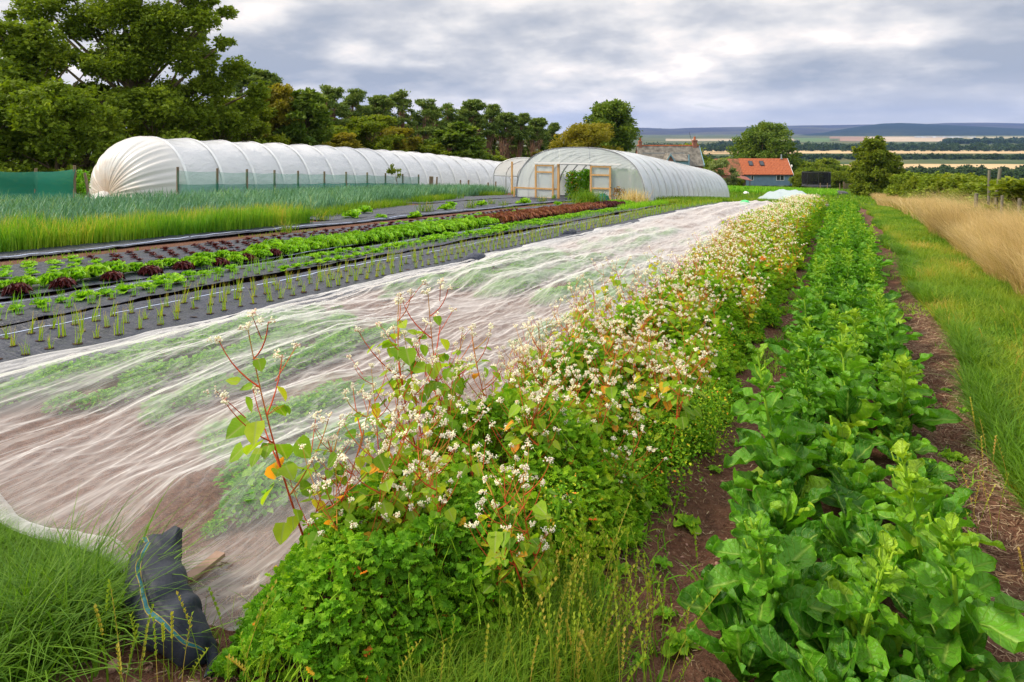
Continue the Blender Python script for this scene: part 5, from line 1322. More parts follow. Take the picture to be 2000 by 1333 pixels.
def beet(seed, n=15, L=.40, bolt=0.0):
    r_ = random.Random(seed); root = empty('beet_plant', (0, 0, 0)); mb = MB()
    nu, nv = 9, 19; f0 = grid_faces(nu, nv)
    for i in range(n):
        ring = i / n; az = i * 2.399 + r_.uniform(-.3, .3); ln = L * r_.uniform(.7, 1.2) * (1.05 - .4 * ring); wd_ = ln * r_.uniform(.29, .46)
        g, c = beetleaf(ln, wd_, None, r_.uniform(.05, .5) * (1.1 - ring), r_.uniform(.05, .13), nu, nv, r_.uniform(0, 6))
        tl = .58 + .80 * ring + r_.uniform(-.2, .25)
        M = rotmats(np.array([az]), np.array([tl]), np.array([r_.uniform(-.5, .5)]))[0]
        tv = r_.random() * .9
        if r_.random() < .0: tv = 1.0
        col = np.column_stack([np.full(len(g), tv), c])
        mb.add(g @ M.T + (0, 0, .02 + bolt * .1 * r_.random()), f0, col)
    if bolt:
        m = 30; Hs = bolt
        g, c = beetleaf(.19, .10, None, .35, .16, 5, 9); f1 = grid_faces(5, 9)
        for i in range(m):
            h = .10 + (Hs - .10) * (i / m) ** .8 * r_.uniform(.9, 1.05); k_ = (1.35 - 1.05 * i / m) * r_.uniform(.7, 1.15)
            M = rotmats(np.array([i * 2.4 + r_.uniform(-.5, .5)]), np.array([.3 + .85 * i / m + r_.uniform(-.3, .3)]), np.array([r_.uniform(-.6, .6)]))[0]
            mb.add((g * k_) @ M.T + (.02 * sin(h * 4), .02 * cos(h * 3), h), f1, np.column_stack([np.full(len(g), (.50 + .40 * i / m) + .03 * r_.random()), c]))
        mb2 = MB(); q = np.linspace(0, Hs, 8); mb2.tube(np.stack([.02 * np.sin(q * 4), .02 * np.cos(q * 3), q], -1), np.linspace(.011, .004, 8), 6, (.5, .5, .5))
        for i in range(5):
            h = Hs * (.72 + .28 * i / 5); a = i * 2.4; mb2.tube([(.02 * sin(h * 4), .02 * cos(h * 3), h), (.03 * cos(a), .03 * sin(a), h + .03), (.035 * cos(a), .035 * sin(a), h + .06)], [.003, .005, .003], 4, (.9, .5, .5))
        mb2.build('flower_stalk', G['bolt'], root)
    mb.build('leaves', G['chard'], root, True); return root
BT = Stock([beet(i, 19 + i % 5, .36, 0) for i in range(7)] + [beet(20 + i, 14, .31, [.52, .66, .45, .58, .72][i]) for i in range(5)])
pts = []
for x0_, wz in ((-.27, 1), (.01, 1), (.29, 1)):
    y = 1.38 + random.random() * .2
    if not wz: y = 3.6
    while y < 33: pts.append((x0_ * float(np.interp(y, [2, 9], [1.0, 1.08])) + random.uniform(-.06, .06) - .0035 * (y - 8) - float(np.interp(y, [1.5, 5], [.03, .0])), y + random.uniform(-.05, .05))); y += .225 + .0065 * y
pts.sort(key=lambda p: p[1])
for i, (x, y) in enumerate(pts[:300]):
    b = random.random() < np.interp(y, [1.5, 2.8, 5, 9, 20, 33], [.0, .25, .3, .5, .8, .95]) 
    idx = 7 + random.randrange(5) if b else random.randrange(7)
    s_ = random.uniform(.72, 1.15) * (1.0 if b else np.interp(y, [1.5, 4, 10], [.70, .78, .90]))
    if x < -.2 and 2.6 < y < 4 : s_ *= 1.05
    lb = 'bolting beet plant with an upright pale flower stalk in the leafy bed' if b else 'low broad-leaved glossy green beet plant in the leafy bed'
    tag(BT.put(idx, (x, y, gzz(x, y)), random.uniform(0, 6.28), s_, tilt=(random.uniform(-.2, .2), random.uniform(-.2, .2))), lb, 'beet plant', 'bolting beet plants' if b else 'broad leaved beet plants')

# ------------------------------------------------------------------ buckwheat strip with herbs
def herbleaf():
    a = []; n = 15
    for i in range(n):
        t_ = i / (n - 1); ang = -pi * .62 + t_ * pi * 1.24 + pi / 2
        r = .5 * (1 - .20 * abs(math.cos(t_ * pi * 3)) ** .6 - .10 * (i % 2))
        a.append((math.cos(ang) * r, .45 + math.sin(ang) * r, .07 * ((i % 2) * 2 - 1)))
    v = np.array([(0, 0, 0)] + a + [(0, .45, -.05)]); m = len(v) - 1
    f = [(m, i, i + 1) for i in range(1, n)] + [(0, 1, m), (0, m, n)]
    return v, f
HV, HF = herbleaf()
def mound(Y_):   # cross-section of the herb mound: centre, half width, height
    c_ = np.interp(Y_, [1.7, 3, 5, 40], [-1.60, -1.48, -1.41, -1.43]); w_ = np.interp(Y_, [1.7, 2.2, 3, 5, 40], [.30, .54, .60, .64, .58]); h_ = np.interp(Y_, [1.6, 2.0, 3, 6, 40], [.16, .36, .42, .45, .5])
    return c_, w_, h_
def herbs(name, y0, y1, n, size, label, matk='herb', xoff=0, hs=1.0, col=(0, .93)):
    Y_ = rng.uniform(y0, y1, n); c_, w_, h_ = mound(Y_); s_ = rng.uniform(-1, 1, n); s_ = np.sign(s_) * np.abs(s_) ** .8
    X_ = c_ + xoff + s_ * w_ * (1 + .55 * (fbm(Y_ * 2.4, Y_ * 0 + np.sign(s_), 101, 3) - .5))
    top = h_ * hs * np.maximum(.12, 1 - np.abs(s_) ** 2.6) * (.42 + 1.15 * fbm(X_ * 3.2, Y_ * 3.2, 102, 3))
    z = top * np.where(rng.random(n) < .7, rng.uniform(.85, 1.05, n), rng.uniform(.2, .9, n))
    P = np.stack([X_, Y_, gz(X_, Y_) + z + .01], -1)
    az = rng.uniform(0, 6.28, n); tilt = rng.normal(.15, .45, n); roll = rng.normal(0, .4, n)
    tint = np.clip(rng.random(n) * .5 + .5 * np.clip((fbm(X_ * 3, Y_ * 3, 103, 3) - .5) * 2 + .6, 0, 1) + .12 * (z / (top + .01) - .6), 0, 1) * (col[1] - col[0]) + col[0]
    odd = rng.random(n) < .012; tint[odd] = rng.uniform(.965, 1.0, odd.sum())
    mb = MB(); scatter(mb, HV, HF, rotmats(az, tilt, roll), P, size * rng.uniform(.6, 1.35, n), tint)
    # leaf stalks
    k_ = rng.random(n) < .25; Q = P[k_]; m = len(Q)
    b = Q.copy(); b[:, :2] += rng.normal(0, .05, (m, 2)); b[:, 2] -= rng.uniform(.05, .16, m)
    v, f = tubes(np.stack([b, (b + Q) / 2 + rng.normal(0, .008, (m, 3)), Q], 1), np.full((m, 3), .0016 if size < .06 else .003), 3)
    mb.add(v, f, (.75, .5, .5))
    return tag(mb.build(name, G[matk]), label, 'ground cover', None, 'stuff')
herbs('herb_cover', 1.62, 4.2, 15000, .042, 'dense lobed green herb leaves under the near buckwheat flowers')
herbs('herb_cover', 4.2, 9, 15000, .058, 'green herb leaves under the middle of the buckwheat strip', col=(.12, .95))
herbs('herb_cover', 9, 36, 26000, .10, 'bright green herb cover along the far buckwheat strip', hs=.95, col=(.2, .955))
HT = np.array([(0, 0, 0), (-.42, .05, .05), (-.5, .38, .04), (-.28, .75, .0), (0, 1.02, -.10), (.28, .75, .0), (.5, .38, .04), (.42, .05, .05), (0, .5, -.05)]); HTF = [(8, 0, 1), (8, 1, 2), (8, 2, 3), (8, 3, 4), (8, 4, 5), (8, 5, 6), (8, 6, 7), (8, 7, 0)]
HTC = np.array([(0, .5), (.1, .1), (.4, 0), (.7, .2), (1, .5), (.7, .8), (.4, 1), (.1, .9), (.5, .5)])
OC = np.array([(1, 0, 0), (-1, 0, 0), (0, 1, 0), (0, -1, 0), (0, 0, 1), (0, 0, -1)], float); OCF = [(0, 2, 4), (2, 1, 4), (1, 3, 4), (3, 0, 4), (2, 0, 5), (1, 2, 5), (3, 1, 5), (0, 3, 5)]
def buck(seed, H=.85, nb=6, hi=True, leafk=1.0):
    r0 = np.random.default_rng(seed); root = empty('buckwheat_plant', (0, 0, 0)); ms, ml, mf = MB(), MB(), MB()
    lean = r0.normal(0, .12, 2)
    def curve(b, e, bow, k_=6):
        q = np.linspace(0, 1, k_)[:, None]; mid = (b + e) / 2 + bow; return (1 - q) ** 2 * b + 2 * q * (1 - q) * mid + q ** 2 * e
    top = np.array([lean[0] * 1.6, lean[1] * 1.6, H]); main = curve(np.zeros(3), top, r0.normal(0, .05, 3), 9)
    ms.tube(main, np.linspace(.0046, .0016, 9), 5, np.column_stack([np.repeat(np.linspace(.1, .95, 9), 5), np.full(45, .5), np.full(45, .5)]), cap=False)
    heads = [(top, 1.2)]
    for i in range(nb):
        t_ = .32 + .62 * (i + .5) / nb; b = np.array([np.interp(t_ * 8, np.arange(9), main[:, j]) for j in range(3)])
        a = i * 2.4 + r0.normal(0, .4); ln = r0.uniform(.14, .30) * (1.15 - t_ * .5)
        e = b + np.array([cos(a) * ln * .8, sin(a) * ln * .8, ln * 1.0]); ms.tube(curve(b, e, np.array([cos(a) * .03, sin(a) * .03, -.02])), np.linspace(.003, .0014, 6), 4, (.35 + .6 * r0.random(), .5, .5), cap=False)
        heads.append((e, 1.0))
        if r0.random() < .4:
            b2 = b + (e - b) * .55; a2 = a + r0.choice([-1, 1]) * .8; e2 = b2 + np.array([cos(a2) * .08, sin(a2) * .08, .10]); ms.tube(curve(b2, e2, np.zeros(3), 4), [.002, .0018, .0015, .0012], 3, (.6, .5, .5), cap=False); heads.append((e2, .75))
        # heart leaf at the joint
        for q in range(2 if r0.random() < .75 * leafk else 1):
            al = a + r0.normal(0, .5); st_ = r0.uniform(.02, .07); p = b + np.array([cos(al) * st_, sin(al) * st_, .01])
            sz = r0.uniform(.045, .085) * (1.35 - t_ * .8)
            scatter(ml, HT, HTF, rotmats(np.array([al - pi / 2]), np.array([r0.normal(-.45, .4)]), np.array([r0.normal(0, .35)])), p[None], np.array([sz]), np.array([r0.beta(2, 2.6) if r0.random() > .1 else r0.uniform(.85, 1)]), HTC)
            ms.tube([b, (b + p) / 2, p], .0014, 3, (.8, .5, .5), cap=False)
    for i in range(20):
        al = r0.uniform(0, 6.28); zz = r0.uniform(.3, .82) * H; p = np.array([np.interp(zz / H * 8, np.arange(9), main[:, j]) for j in range(3)]) + np.array([cos(al), sin(al), 0]) * r0.uniform(.02, .12)
        scatter(ml, HT, HTF, rotmats(np.array([al - pi / 2]), np.array([r0.normal(-.5, .4)]), np.array([r0.normal(0, .35)])), p[None], np.array([r0.uniform(.04, .085)]), np.array([r0.beta(2, 2.6)]), HTC)
    for (c_, k_) in heads:
        nfl = int((36 if hi else 11) * k_ * r0.uniform(.7, 1.3)); sub = r0.normal(0, .0095 * k_, (3, 3)); sub[:, 2] *= .6
        P = c_ + sub[r0.integers(0, 3, nfl)] + r0.normal(0, .0052, (nfl, 3))
        S = (.0040 if hi else .0068) * r0.uniform(.7, 1.3, nfl)
        scatter(mf, OC, OCF, rotmats(r0.uniform(0, 6, nfl), r0.uniform(0, 3, nfl), r0.uniform(0, 3, nfl)), P, S, r0.random(nfl) ** .7)
    ms.build('stem', G['bstem'], root, True); ml.build('leaves', G['buck'], root); mf.build('blossom', G['flower'], root); return root
BK = Stock([buck(300 + i, [.78, .86, .70, .92, .8, .74, .88, .66][i], 6 + i % 3) for i in range(8)] + [buck(320 + i, [.8, .88, .74, .84][i], 8, False, 1.2) for i in range(4)])
def bput(idx, x, y, s_, lb, grp=None, tilt=None):
    tag(BK.put(idx, (x, y, gzz(x, y)), random.uniform(0, 6.28), s_, tilt=tilt or (random.uniform(-.13, .13), random.uniform(-.16, .1))), lb, 'buckwheat plant', grp)
LBN = 'white flowering buckwheat on red stems among the crowd of buckwheat above the herb leaves'
# the few that stand clear at the left edge of the strip, placed from the photograph
for j, (u, v, s_, idx, lb) in enumerate([(628, 985, 1.22, 3, 'tallest buckwheat plant standing alone against the white mesh'), (585, 1010, .92, 1, 'buckwheat plant leaning left over the mesh beside the tallest one'),
                                    (680, 960, .86, 4, 'red stemmed buckwheat just right of the tallest plant'), (560, 1020, .72, 6, 'lowest left buckwheat plant at the near corner of the strip'), (850, 880, 1.15, 6, 'tall buckwheat branching out above the others at mid strip'),
                                    (900, 840, 1.2, 3, 'tall buckwheat behind the branching one, tips against the mesh')]):
    x, y = at_ground(u, v, .32); bput(idx, x, y, s_, lb, None, (0.0, -.08 * (j < 4)))
pts = []
tries = 0
while len(pts) < 288 and tries < 12000:
    tries += 1
    y = 2.15 + 15.5 * random.random() ** 1.45
    sx = random.gauss(0, .55)
    if abs(sx) > .95: continue
    x = -1.47 + sx * .62
    dens_ = np.interp(y, [2.0, 2.6, 3.2, 5, 12, 33], [.45, .6, .9, 1, .8, .5])
    if y < 3 and x > -1.3: dens_ *= .35
    if random.random() > dens_: continue
    dmin = .05 + .006 * y
    if any(abs(x - p[0]) < dmin and abs(y - p[1]) < dmin for p in pts[-120:]): continue
    pts.append((x, y))
pts.sort(key=lambda p: p[1])
for i, (x, y) in enumerate(pts):
    hi = y < 7
    bput(random.randrange(8) if hi else 8 + random.randrange(4), x, y, random.uniform(.72, 1.0) * (1 if hi else 1.0) * np.interp(x, [-2.1, -1.5, -.9], [1.02, .98, .82]), LBN, 'buckwheat plants of the flowering strip')
# the far end of the strip, too dense to tell plants apart
n = 900; Yf = rng.uniform(14, 34.5, n); Xf = -1.52 + np.clip(rng.normal(-.05, .45, n), -1, 1) * .6; Hf = rng.uniform(.55, .86, n) * np.interp(Yf, [14, 34], [1, .9])
Bf = np.stack([Xf, Yf, ter(Xf, Yf)], -1); Ef = Bf + np.stack([rng.normal(0, .07, n), rng.normal(0, .07, n), Hf], -1); mbf = MB()
v, f = tubes(np.stack([Bf, (Bf + Ef) / 2, Ef], 1), np.tile([.005, .004, .003], (n, 1)), 3); mbf.add(v, f, (.4, .5, .5))
k_ = 7; Pf = np.repeat(Ef, k_, 0) + rng.normal(0, .035, (n * k_, 3)) * (1, 1, .6); scatter(mbf, OC, OCF, rotmats(*rng.uniform(0, 6, (3, n * k_))), Pf, rng.uniform(.008, .014, n * k_), rng.random(n * k_) ** .7, mi=1)
k_ = 20; Pf = np.repeat(Bf, k_, 0); Pf[:, 2] += np.repeat(Hf, k_) * rng.uniform(.45, .95, n * k_); Pf[:, :2] += rng.normal(0, .08, (n * k_, 2)); scatter(mbf, HT, HTF, rotmats(rng.uniform(0, 6.28, n * k_), rng.normal(-.4, .5, n * k_), rng.normal(0, .4, n * k_)), Pf, rng.uniform(.05, .09, n * k_), np.clip(rng.normal(.5, .25, n * k_), 0, 1), HTC, mi=2)
tag(mbf.build('buckwheat', [G['bstem'], G['flower'], G['buck']]), 'far end of the white flowering buckwheat strip', 'buckwheat', None, 'stuff')
# loose buckwheat fallen over the path
for (u, v, s_, lb) in [(1215, 1015, .5, 'small buckwheat leaning over the bare soil path'), (1110, 1090, .42, 'small buckwheat flowering in the near grass')]:
    x, y = at_ground(u, v); bput(2, x, y, s_, lb)
# feathery yellowish weeds along the right side of the strip
fw = Stock([leafy('feathery_weed', .36, .17, 900, .020, G['herb'], 400), leafy('feathery_weed', .42, .15, 900, .018, G['herb'], 401)])
for i, (u, v) in enumerate([(1330, 905), (1390, 880), (1300, 960), (1260, 930), (1385, 830), (1400, 760), (1440, 700), (1470, 640), (1340, 840), (1290, 890), (1180, 1010), (1090, 1120), (1230, 1010), (1500, 590), (1530, 545)]):
    x, y = at_ground(u, v); tag(fw.put(i, (x, y, gzz(x, y)), i, random.uniform(.7, 1.0)), 'fine feathery weed between the flowering strip and the bare path', 'weed', 'feathery weeds beside the bare path')
pw_ = Stock([rosette('path_weed', 8, .10, G['greenlet'], 410, .7, .3), rosette('path_weed', 7, .12, G['herb'], 411, .6, .35)])
for i, (u, v) in enumerate([(1300, 1180), (1210, 1120), (1905, 1170), (1920, 870), (1880, 800), (1900, 1085), (1880, 1110), (640, 1310), (700, 1320), (1330, 1245), (1250, 1255), (1960, 1200), (1850, 760), (1370, 800), (1420, 720), (1285, 985), (1240, 1060), (1460, 660), (1395, 905), (1805, 690), (1775, 620), (1860, 880), (1180, 1150), (1340, 1010), (1290, 1090)]):
    x, y = at_ground(u, v); tag(pw_.put(i, (x, y, gzz(x, y) + .01), i, random.uniform(.35, .7)), 'low green weed on the bare soil', 'weed', 'low weeds on bare soil')
gbx = lambda Y_: np.interp(Y_, [1.6, 3, 5, 40], [-1.15, -1.0, -.80, -.80])
mass_blades('path_weeds', gbx, lambda Y_: Y_ * 0 - .52, 2.2, 26, 7000, .085, .007, 1.1, G['herb'], 'tiny weeds scattered over the bare soil of the central path', 'weeds', -.01, lambda X_, Y_: fbm(X_ * 3.5, Y_ * 1.8, 141, 3) > .56, 3, (.1, .9))
mass_blades('path_weeds', .55, 1.05, 1.8, 20, 5000, .08, .007, 1.1, G['herb'], 'tiny weeds scattered over the bare soil beside the grass path', 'weeds', -.01, lambda X_, Y_: fbm(X_ * 3.5, Y_ * 1.8, 142, 3) > .57, 3, (.1, .9))
# ------------------------------------------------------------------ grass
def gband(name, xa, xb, y0, y1, n, h, w, lean, label, mat='grass', col=(0, 1), az=None, filt=None, seg=3, hn=.6): return mass_blades(name, xa, xb, y0, y1, n, h, w, lean, G[mat], label, 'grass', -.01, filt, seg, col, az, hn)
eg = lambda Y_: .90 + .10 * np.sin(Y_ * .9) + .12 * (fbm(Y_ * 1.3, Y_ * 0, 111, 3) - .5)
gband('grass', eg, lambda Y_: np.full_like(Y_, 2.3) , 1.6, 7, 46000, .13, .0055, .7, 'green grass of the path edge nearest the camera', col=(0, 1.1))
gband('grass', eg, lambda Y_: np.full_like(Y_, 2.6), 7, 16, 46000, .15, .009, .7, 'green grass path in the middle distance', col=(.05, .98))
gband('grass', eg, lambda Y_: np.full_like(Y_, 2.6), 16, 60, 42000, .16, .022, .6, 'far part of the green grass path', col=(.05, .95))
gband('grass', eg, lambda Y_: eg(Y_) + .16, 1.6, 20, 16000, .24, .007, .8, 'longer dark grass tufts along the edge of the bare soil', col=(0, .6), filt=lambda X_, Y_: fbm(X_ * 2, Y_ * 1.6, 112, 2) > .42)
gband('grass', 1.0, 2.5, 3, 24, 22000, .27, .0045, .8, 'thin straw seed stalks in the green grass path', col=(.85, 1), filt=lambda X_, Y_: fbm(X_ * 1.2, Y_ * .5, 113, 2) > .40)
dx_ = lambda Y_: np.interp(Y_, [7, 11, 20, 34, 85], [2.45, 2.2, 2.15, 2.2, 2.6]) + .35 * (fbm(Y_ * .7, Y_ * 0, 114, 3) - .5)
gband('dry_grass', dx_, lambda Y_: np.full_like(Y_, 5.2), 7, 22, 80000, .80, .0060, .60, 'tall straw coloured dry grass blown over to the left', 'dry', (0, 1), (pi * .93, .75), seg=4, hn=.95)
gband('dry_grass', dx_, lambda Y_: np.full_like(Y_, 5.6), 22, 85, 42000, .72, .018, .5, 'far straw coloured dry grass along the hedge', 'dry', (0, 1), (pi * .93, .9), seg=3)
gband('dry_grass', 2.9, 5.2, 9, 40, 11000, 1.15, .006, .65, 'sparse taller pale stalks rising out of the dry grass', 'dry', (.5, 1), (pi * .93, .5), seg=5)
gband('rough_grass', 2.2, 4.6, 6, 40, 14000, .42, .008, .6, 'green blades growing through the dry grass', 'grass', (.2, 1), (pi * .93, .9))
gband('rough_grass', 4.4, 5.8, 14, 60, 12000, .8, .014, .5, 'rough green grass at the foot of the hedge', 'grass', (0, .8), seg=3)
# near left corner
def leftfilt(X_, Y_): return (X_ < -2.42 - .10 * np.sin(Y_ * 5) + .3 * (fbm(X_ * 3, Y_ * 3, 121, 2) - .5)) & (Y_ < 1.84 + .3 * (fbm(X_ * 1.3, X_ * 0, 92, 3) - .5))
gband('grass', -4.4, -1.9, .9, 1.95, 50000, .10, .0042, .9, 'lush dark green grass in the near left corner', col=(0, .5), filt=leftfilt, seg=4)
o = tuft('grass_tussock', 900, .34, .10, .006, G['grass'], 130, .95, (0, .5)); x, y = at_ground(85, 1270); o.location = (x, y, gzz(x, y)); o.scale = (1.2, 1.2, 1); tag(o, 'big dark green grass tussock at the left before the mesh', 'grass tussock')
# seed stalks of rye grass
def ryestalks(pts, h, name, label, seed, col=(.55, .95)):
    r0 = np.random.default_rng(seed); n = len(pts); P = np.array([(x, y, gzz(x, y)) for x, y in pts]); Hh = h * r0.uniform(.6, 1.15, n); az = r0.uniform(0, 6.28, n); le = Hh * r0.uniform(.05, .5, n)
    t_ = np.linspace(0, 1, 7); C = P[:, None] + np.stack([np.cos(az), np.sin(az), 0 * az], -1)[:, None] * (le[:, None] * t_ ** 1.8)[..., None]; C[..., 2] += Hh[:, None] * t_
    v, f = tubes(C, np.full((n, 7), .0012), 3); mb = MB(); tint = np.repeat(r0.uniform(col[0], col[1], n), 21); mb.add(v, f, np.column_stack([tint, tint * 0 + .5, tint * 0 + .5]))
    # spikelets up the last third
    k_ = 12; q = np.linspace(.64, 1, k_); pos = np.stack([np.stack([np.interp(q, t_, C[i, :, j]) for j in range(3)], -1) for i in range(n)]).reshape(-1, 3); m = len(pos)
    a2 = np.tile(np.arange(k_) % 2 * pi, n) + np.repeat(r0.uniform(0, 6, n), k_)
    scatter(mb, LQ, LQF, rotmats(a2, np.full(m, 1.1), np.zeros(m)), pos, np.full(m, .016), np.repeat(r0.uniform(col[0], col[1], n), k_)); return tag(mb.build(name, G['grass']), label, 'grass', None, 'stuff')
pts = []
for i in range(150):
    u = random.gauss(1130, 90); v = random.uniform(1170, 1420); x, y = at_ground(u, v); pts.append((x, y))
ryestalks(pts, .36, 'seeding_grass', 'thin seeding rye grass stalks in the middle foreground', 5)
pts = [at_ground(random.uniform(150, 460), random.uniform(1290, 1420)) for i in range(16)] + [at_ground(random.uniform(440, 900), random.uniform(1330, 1440)) for i in range(14)]
ryestalks(pts, .30, 'seeding_grass', 'scattered rye grass stalks around the black bag', 6)
pts = [at_ground(random.uniform(1880, 2100), random.uniform(640, 1200)) for i in range(60)]
ryestalks(pts, .34, 'seeding_grass', 'rye grass stalks along the right edge of the grass path', 7, (.8, 1))
gband('grass', -1.45, -.70, 1.6, 2.75, 9000, .20, .0042, .8, 'sparse grass clump between herbs and beet at the bottom of the picture', col=(.1, .95), filt=lambda X_, Y_: (((X_ + 1.05) / .36) ** 2 + ((Y_ - 2.12) / .52) ** 2 < 1) & (fbm(X_ * 4, Y_ * 4, 133, 2) > .36), seg=4)
gband('grass', -2.6, -1.3, 1.45, 1.95, 900, .12, .004, .8, 'a few grass blades on the soil around the black bag', col=(.1, .95), filt=lambda X_, Y_: fbm(X_ * 5, Y_ * 5, 134, 2) > .52, seg=4)
# straw and litter on the bare soil
def litter(xa, xb, y0, y1, n, L, name, label, filt=None):
    X_ = rng.uniform(xa, xb, n); Y_ = rng.uniform(y0, y1, n)
    if filt is not None: k_ = filt(X_, Y_); X_, Y_ = X_[k_], Y_[k_]
    n = len(X_); az = rng.uniform(0, 6.28, n); l = L * rng.uniform(.3, 1.4, n); D = np.stack([np.cos(az), np.sin(az)], -1) * l[:, None]
    A = np.stack([X_, Y_], -1); P = []
    for q in (0, .5, 1):
        xy = A + D * q; xy = xy + (np.stack([-D[:, 1], D[:, 0]], -1) * .15 if q == .5 else 0)
        P.append(np.column_stack([xy, gz(xy[:, 0], xy[:, 1]) + .004 + (rng.random(n) * .012)]))
    v, f = tubes(np.stack(P, 1), np.tile(rng.uniform(.0009, .0024, n)[:, None], (1, 3)), 3); mb = MB(); c_ = np.repeat(rng.random(n) ** 1.4, 9); mb.add(v, f, np.column_stack([c_, c_, c_]))
    tag(mb.build(name, G['straw']), label, 'straw litter', None, 'stuff')
litter(.45, 1.0, 1.7, 12, 12000, .06, 'straw', 'dry straw litter on the soil right of the beet')
litter(-1.1, .5, 1.7, 12, 9000, .04, 'straw', 'fine straw bits on the soil of the central path')
litter(-2.7, -1.0, 1.4, 2.1, 1500, .035, 'straw', 'dead grass bits around the black bag')
# stones
def stone(name, seed, r):
    r0 = np.random.default_rng(seed); me = []; nn = 10
    a = np.linspace(0, 2 * pi, nn + 1)[:-1]; rows_ = []
    for ph in np.linspace(-pi / 2, pi / 2, 7): rows_.append(np.stack([np.cos(a) * cos(ph), np.sin(a) * cos(ph) * .75, np.full(nn, sin(ph) * .55)], -1))
    V_ = np.concatenate(rows_); V_ *= (1 + .25 * (fbm(V_[:, 0] * 1.7 + seed, V_[:, 1] * 1.7 + V_[:, 2] * 2, seed, 2) - .5))[:, None] * r
    f = [(j * nn + i, j * nn + (i + 1) % nn, (j + 1) * nn + (i + 1) % nn, (j + 1) * nn + i) for j in range(6) for i in range(nn)]
    mb = MB(); mb.add(V_, f); return mb.build(name, G['stone'], None, True)
G['stone'] = plain('pink_stone', (.34, .19, .14), .85, .2, .35, 30, .3, 60)
stn = Stock([stone('stone', 500 + i, 1) for i in range(4)])
for (u, v, r, lb) in [(253, 1208, .055, 'large upright pink stone beside the black bag'), (288, 1249, .026, 'pink stone below the black bag'), (222, 1308, .03, 'flat pink stone at the bottom left'), (290, 1308, .012, 'small white pebble below the black bag')]:
    x, y = at_ground(u, v); tag(stn.put(int(r * 1000), (x, y, gzz(x, y) + r * .3), u, (r, r, r * (1.7 if r > .05 else 1))), lb, 'stone')
for i in range(70):
    u, v = random.uniform(900, 1450), random.uniform(900, 1330)
    if i > 40: u, v = random.uniform(1850, 1960), random.uniform(800, 1300)
    if i > 56: u, v = random.uniform(430, 900), random.uniform(1290, 1340)
    x, y = at_ground(u, v); r = random.uniform(.006, .014)
    tag(stn.put(i, (x, y, gzz(x, y) + r * .2), u, r), 'small pinkish stone lying on the bare soil', 'stone', 'small stones on the bare soil')

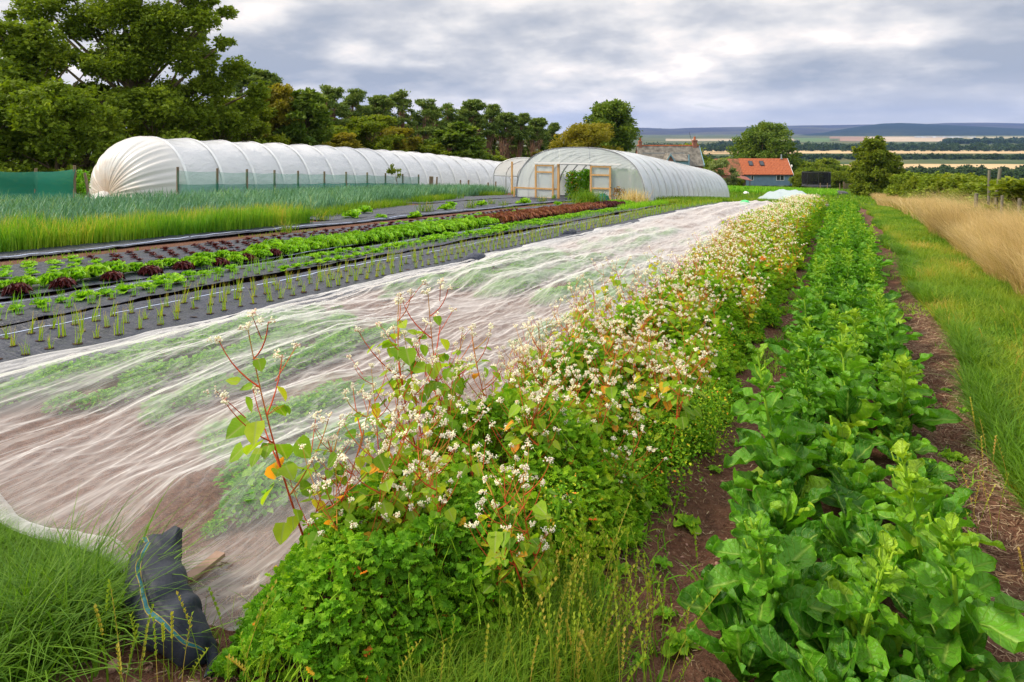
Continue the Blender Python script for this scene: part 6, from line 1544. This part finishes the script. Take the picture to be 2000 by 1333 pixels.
# ------------------------------------------------------------------ the black bag on the mesh corner
def bag():
    root_xy = at_ground(330, 1170); z0 = gzz(*root_xy)
    root = empty('sandbag', (root_xy[0], root_xy[1], z0)); tag(root, 'black woven sandbag with a teal and yellow stripe weighing down the mesh corner', 'sandbag')
    sp_ = [((322, 1062), .060, .030, .15), ((308, 1085), .085, .055, .14), ((300, 1118), .098, .075, .13), ((305, 1158), .10, .085, .12), ((322, 1195), .10, .085, .11), ((350, 1230), .094, .076, .095), ((380, 1248), .085, .060, .07), ((404, 1258), .055, .045, .05), ((414, 1272), .020, .020, .025), ((416, 1290), .018, .012, .015), ((418, 1318), .030, .008, .010)]
    C = np.array([[*at_ground(u, v, h), h] for (u, v), w, hh, h in sp_]); Wd_ = np.array([s[1] for s in sp_]); Hh_ = np.array([s[2] for s in sp_])
    q = np.linspace(0, len(C) - 1, 120); P = np.stack([np.interp(q, np.arange(len(C)), C[:, j]) for j in range(3)], -1)
    kern = np.ones(13) / 13
    for j in range(3): P[6:-6, j] = np.convolve(P[:, j], kern, 'valid')
    W2 = np.interp(q, np.arange(len(C)), Wd_); H2 = np.interp(q, np.arange(len(C)), Hh_)
    T = np.gradient(P, axis=0); T[:, 2] = 0; T /= np.linalg.norm(T, axis=1, keepdims=True); S_ = np.stack([-T[:, 1], T[:, 0], 0 * T[:, 0]], -1)
    nn = 72; a = np.linspace(0, 2 * pi, nn + 1); V_ = []; Cc = []
    for i in range(120):
        for j, t_ in enumerate(a):
            cx = np.sign(cos(t_)) * abs(cos(t_)) ** .8; cz = np.sign(sin(t_)) * abs(sin(t_)) ** .85
            wr = 1 + .05 * sin(i * .32 + 3 * cos(t_)) * (H2[i] / .08) + .09 * (float(vnoise(np.array([i * .16]), np.array([cos(t_) * 3 + 5]), 7)[0]) - .5)
            crease = -.022 * math.exp(-((cos(t_) + .42) / .07) ** 2) * (sin(t_) > 0) * (20 < i < 90)
            V_.append(P[i] + S_[i] * cx * W2[i] * wr + np.array([0, 0, max(-P[i][2] + .005, cz * H2[i] * wr + crease)])); Cc.append((i / 119, j / nn, 0))
    V_ = np.array(V_); V_[:, 2] += np.array([gzz(*p[:2]) for p in P]).repeat(nn + 1) - 0
    V_ -= np.array([root_xy[0], root_xy[1], z0])
    m, t, o = newmat('black_woven_bag'); r_, g_, b_ = attr(t)[:3]
    d_ = math_n(t, 'ABSOLUTE', math_n(t, 'SUBTRACT', g_, math_n(t, 'ADD', .285, math_n(t, 'MULTIPLY', r_, .17))))
    teal = math_n(t, 'LESS_THAN', d_, .012); yel = math_n(t, 'MULTIPLY', math_n(t, 'LESS_THAN', d_, .0175), math_n(t, 'GREATER_THAN', d_, .0125))
    base = ramp(t, noise(t, 5, 4, .5), [(.35, (.012, .016, .026)), (.7, (.024, .030, .044))])
    c = mixc(t, teal, base, (.010, .10, .12)); c = mixc(t, yel, c, (.28, .21, .03))
    nb = noise(t, 14, 4, .6, vec=(1, 1, 1)); t.links.new(prin(t, c, .62, .28, bump(t, math_n(t, 'ADD', nb, math_n(t, 'MULTIPLY', noise(t, 12, 2, .5, vec=(.5, 2.2, .6)), 1.2)), .45, .02)), o.inputs[0])
    mb = MB(); mb.add(V_, grid_faces(nn + 1, 120), np.array(Cc)); mb.build('sack', m, root, True)
    # open mouth flap, folded up to the right
    fl = [((258, 1090), .10), ((270, 1062), .14), ((300, 1042), .19), ((338, 1030), .22), ((352, 1036), .22)]
    lo = [((250, 1108), .08), ((285, 1100), .16), ((312, 1090), .18), ((340, 1082), .18), ((351, 1062), .17)]
    A = []
    for (ua, va), ha in fl: x, y = at_ground(ua, va, ha); A.append((x, y, gzz(x, y) + ha))
    B = []
    for (ua, va), ha in lo: x, y = at_ground(ua, va, ha); B.append((x, y, gzz(x, y) + ha))
    A, B = np.array(A), np.array(B); n = 16; qq = np.linspace(0, 4, n); V2 = []; C2 = []
    for t_ in np.linspace(0, 1, 8):
        for s_ in qq:
            pa = np.array([np.interp(s_, np.arange(5), A[:, j]) for j in range(3)]); pb = np.array([np.interp(s_, np.arange(5), B[:, j]) for j in range(3)])
            p = pa * t_ + pb * (1 - t_); p[2] += .022 * sin(pi * t_) + .012 * sin(s_ * 3 + t_ * 4); V2.append(p); C2.append((.5, .335 if False else s_ / 4 * .5 + .2, 0))
    V2 = np.array(V2) - np.array([root_xy[0], root_xy[1], z0])
    mb = MB(); mb.add(V2, grid_faces(n, 8), np.array(C2)); V3 = V2 + (0.0, .012, -.012); mb.add(V3, grid_faces(n, 8), np.array(C2)); mb.build('mouth_flap', m, root, True)
bag()
a_, b_ = at_ground(368, 1138, .03), at_ground(434, 1090, .03)
d_ = np.array(b_) - np.array(a_); L_ = np.linalg.norm(d_); an = math.atan2(d_[1], d_[0])
pl = MB(); Rm = np.array([(cos(an), -sin(an), 0), (sin(an), cos(an), 0), (0, 0, 1)]); pl.box(0, L_ * .95, -.025, .022, 0, .016, R=Rm, T=(a_[0], a_[1], gzz(*a_) + .035))
G['plank'] = plain('pale_plank', (.30, .20, .15), .8, .2, .2, 8, .3, 30)
tag(pl.build('wooden_board', G['plank']), 'short pale pinkish board lying beside the black bag', 'board')

# ------------------------------------------------------------------ haze
hm = bpy.data.materials.new('haze_air'); hm.use_nodes = True; t = hm.node_tree; t.nodes.clear()
o = N(t, 'ShaderNodeOutputMaterial'); pv = N(t, 'ShaderNodeVolumePrincipled'); pv.inputs['Color'].default_value = (.22, .38, .80, 1); pv.inputs['Density'].default_value = 6.0e-5; pv.inputs['Anisotropy'].default_value = 0.0
t.links.new(pv.outputs[0], o.inputs['Volume'])
mb = MB(); mb.box(-13900, 13900, -13900, 13900, -41, 420)
tagk(mb.build('haze', hm), 'stuff')
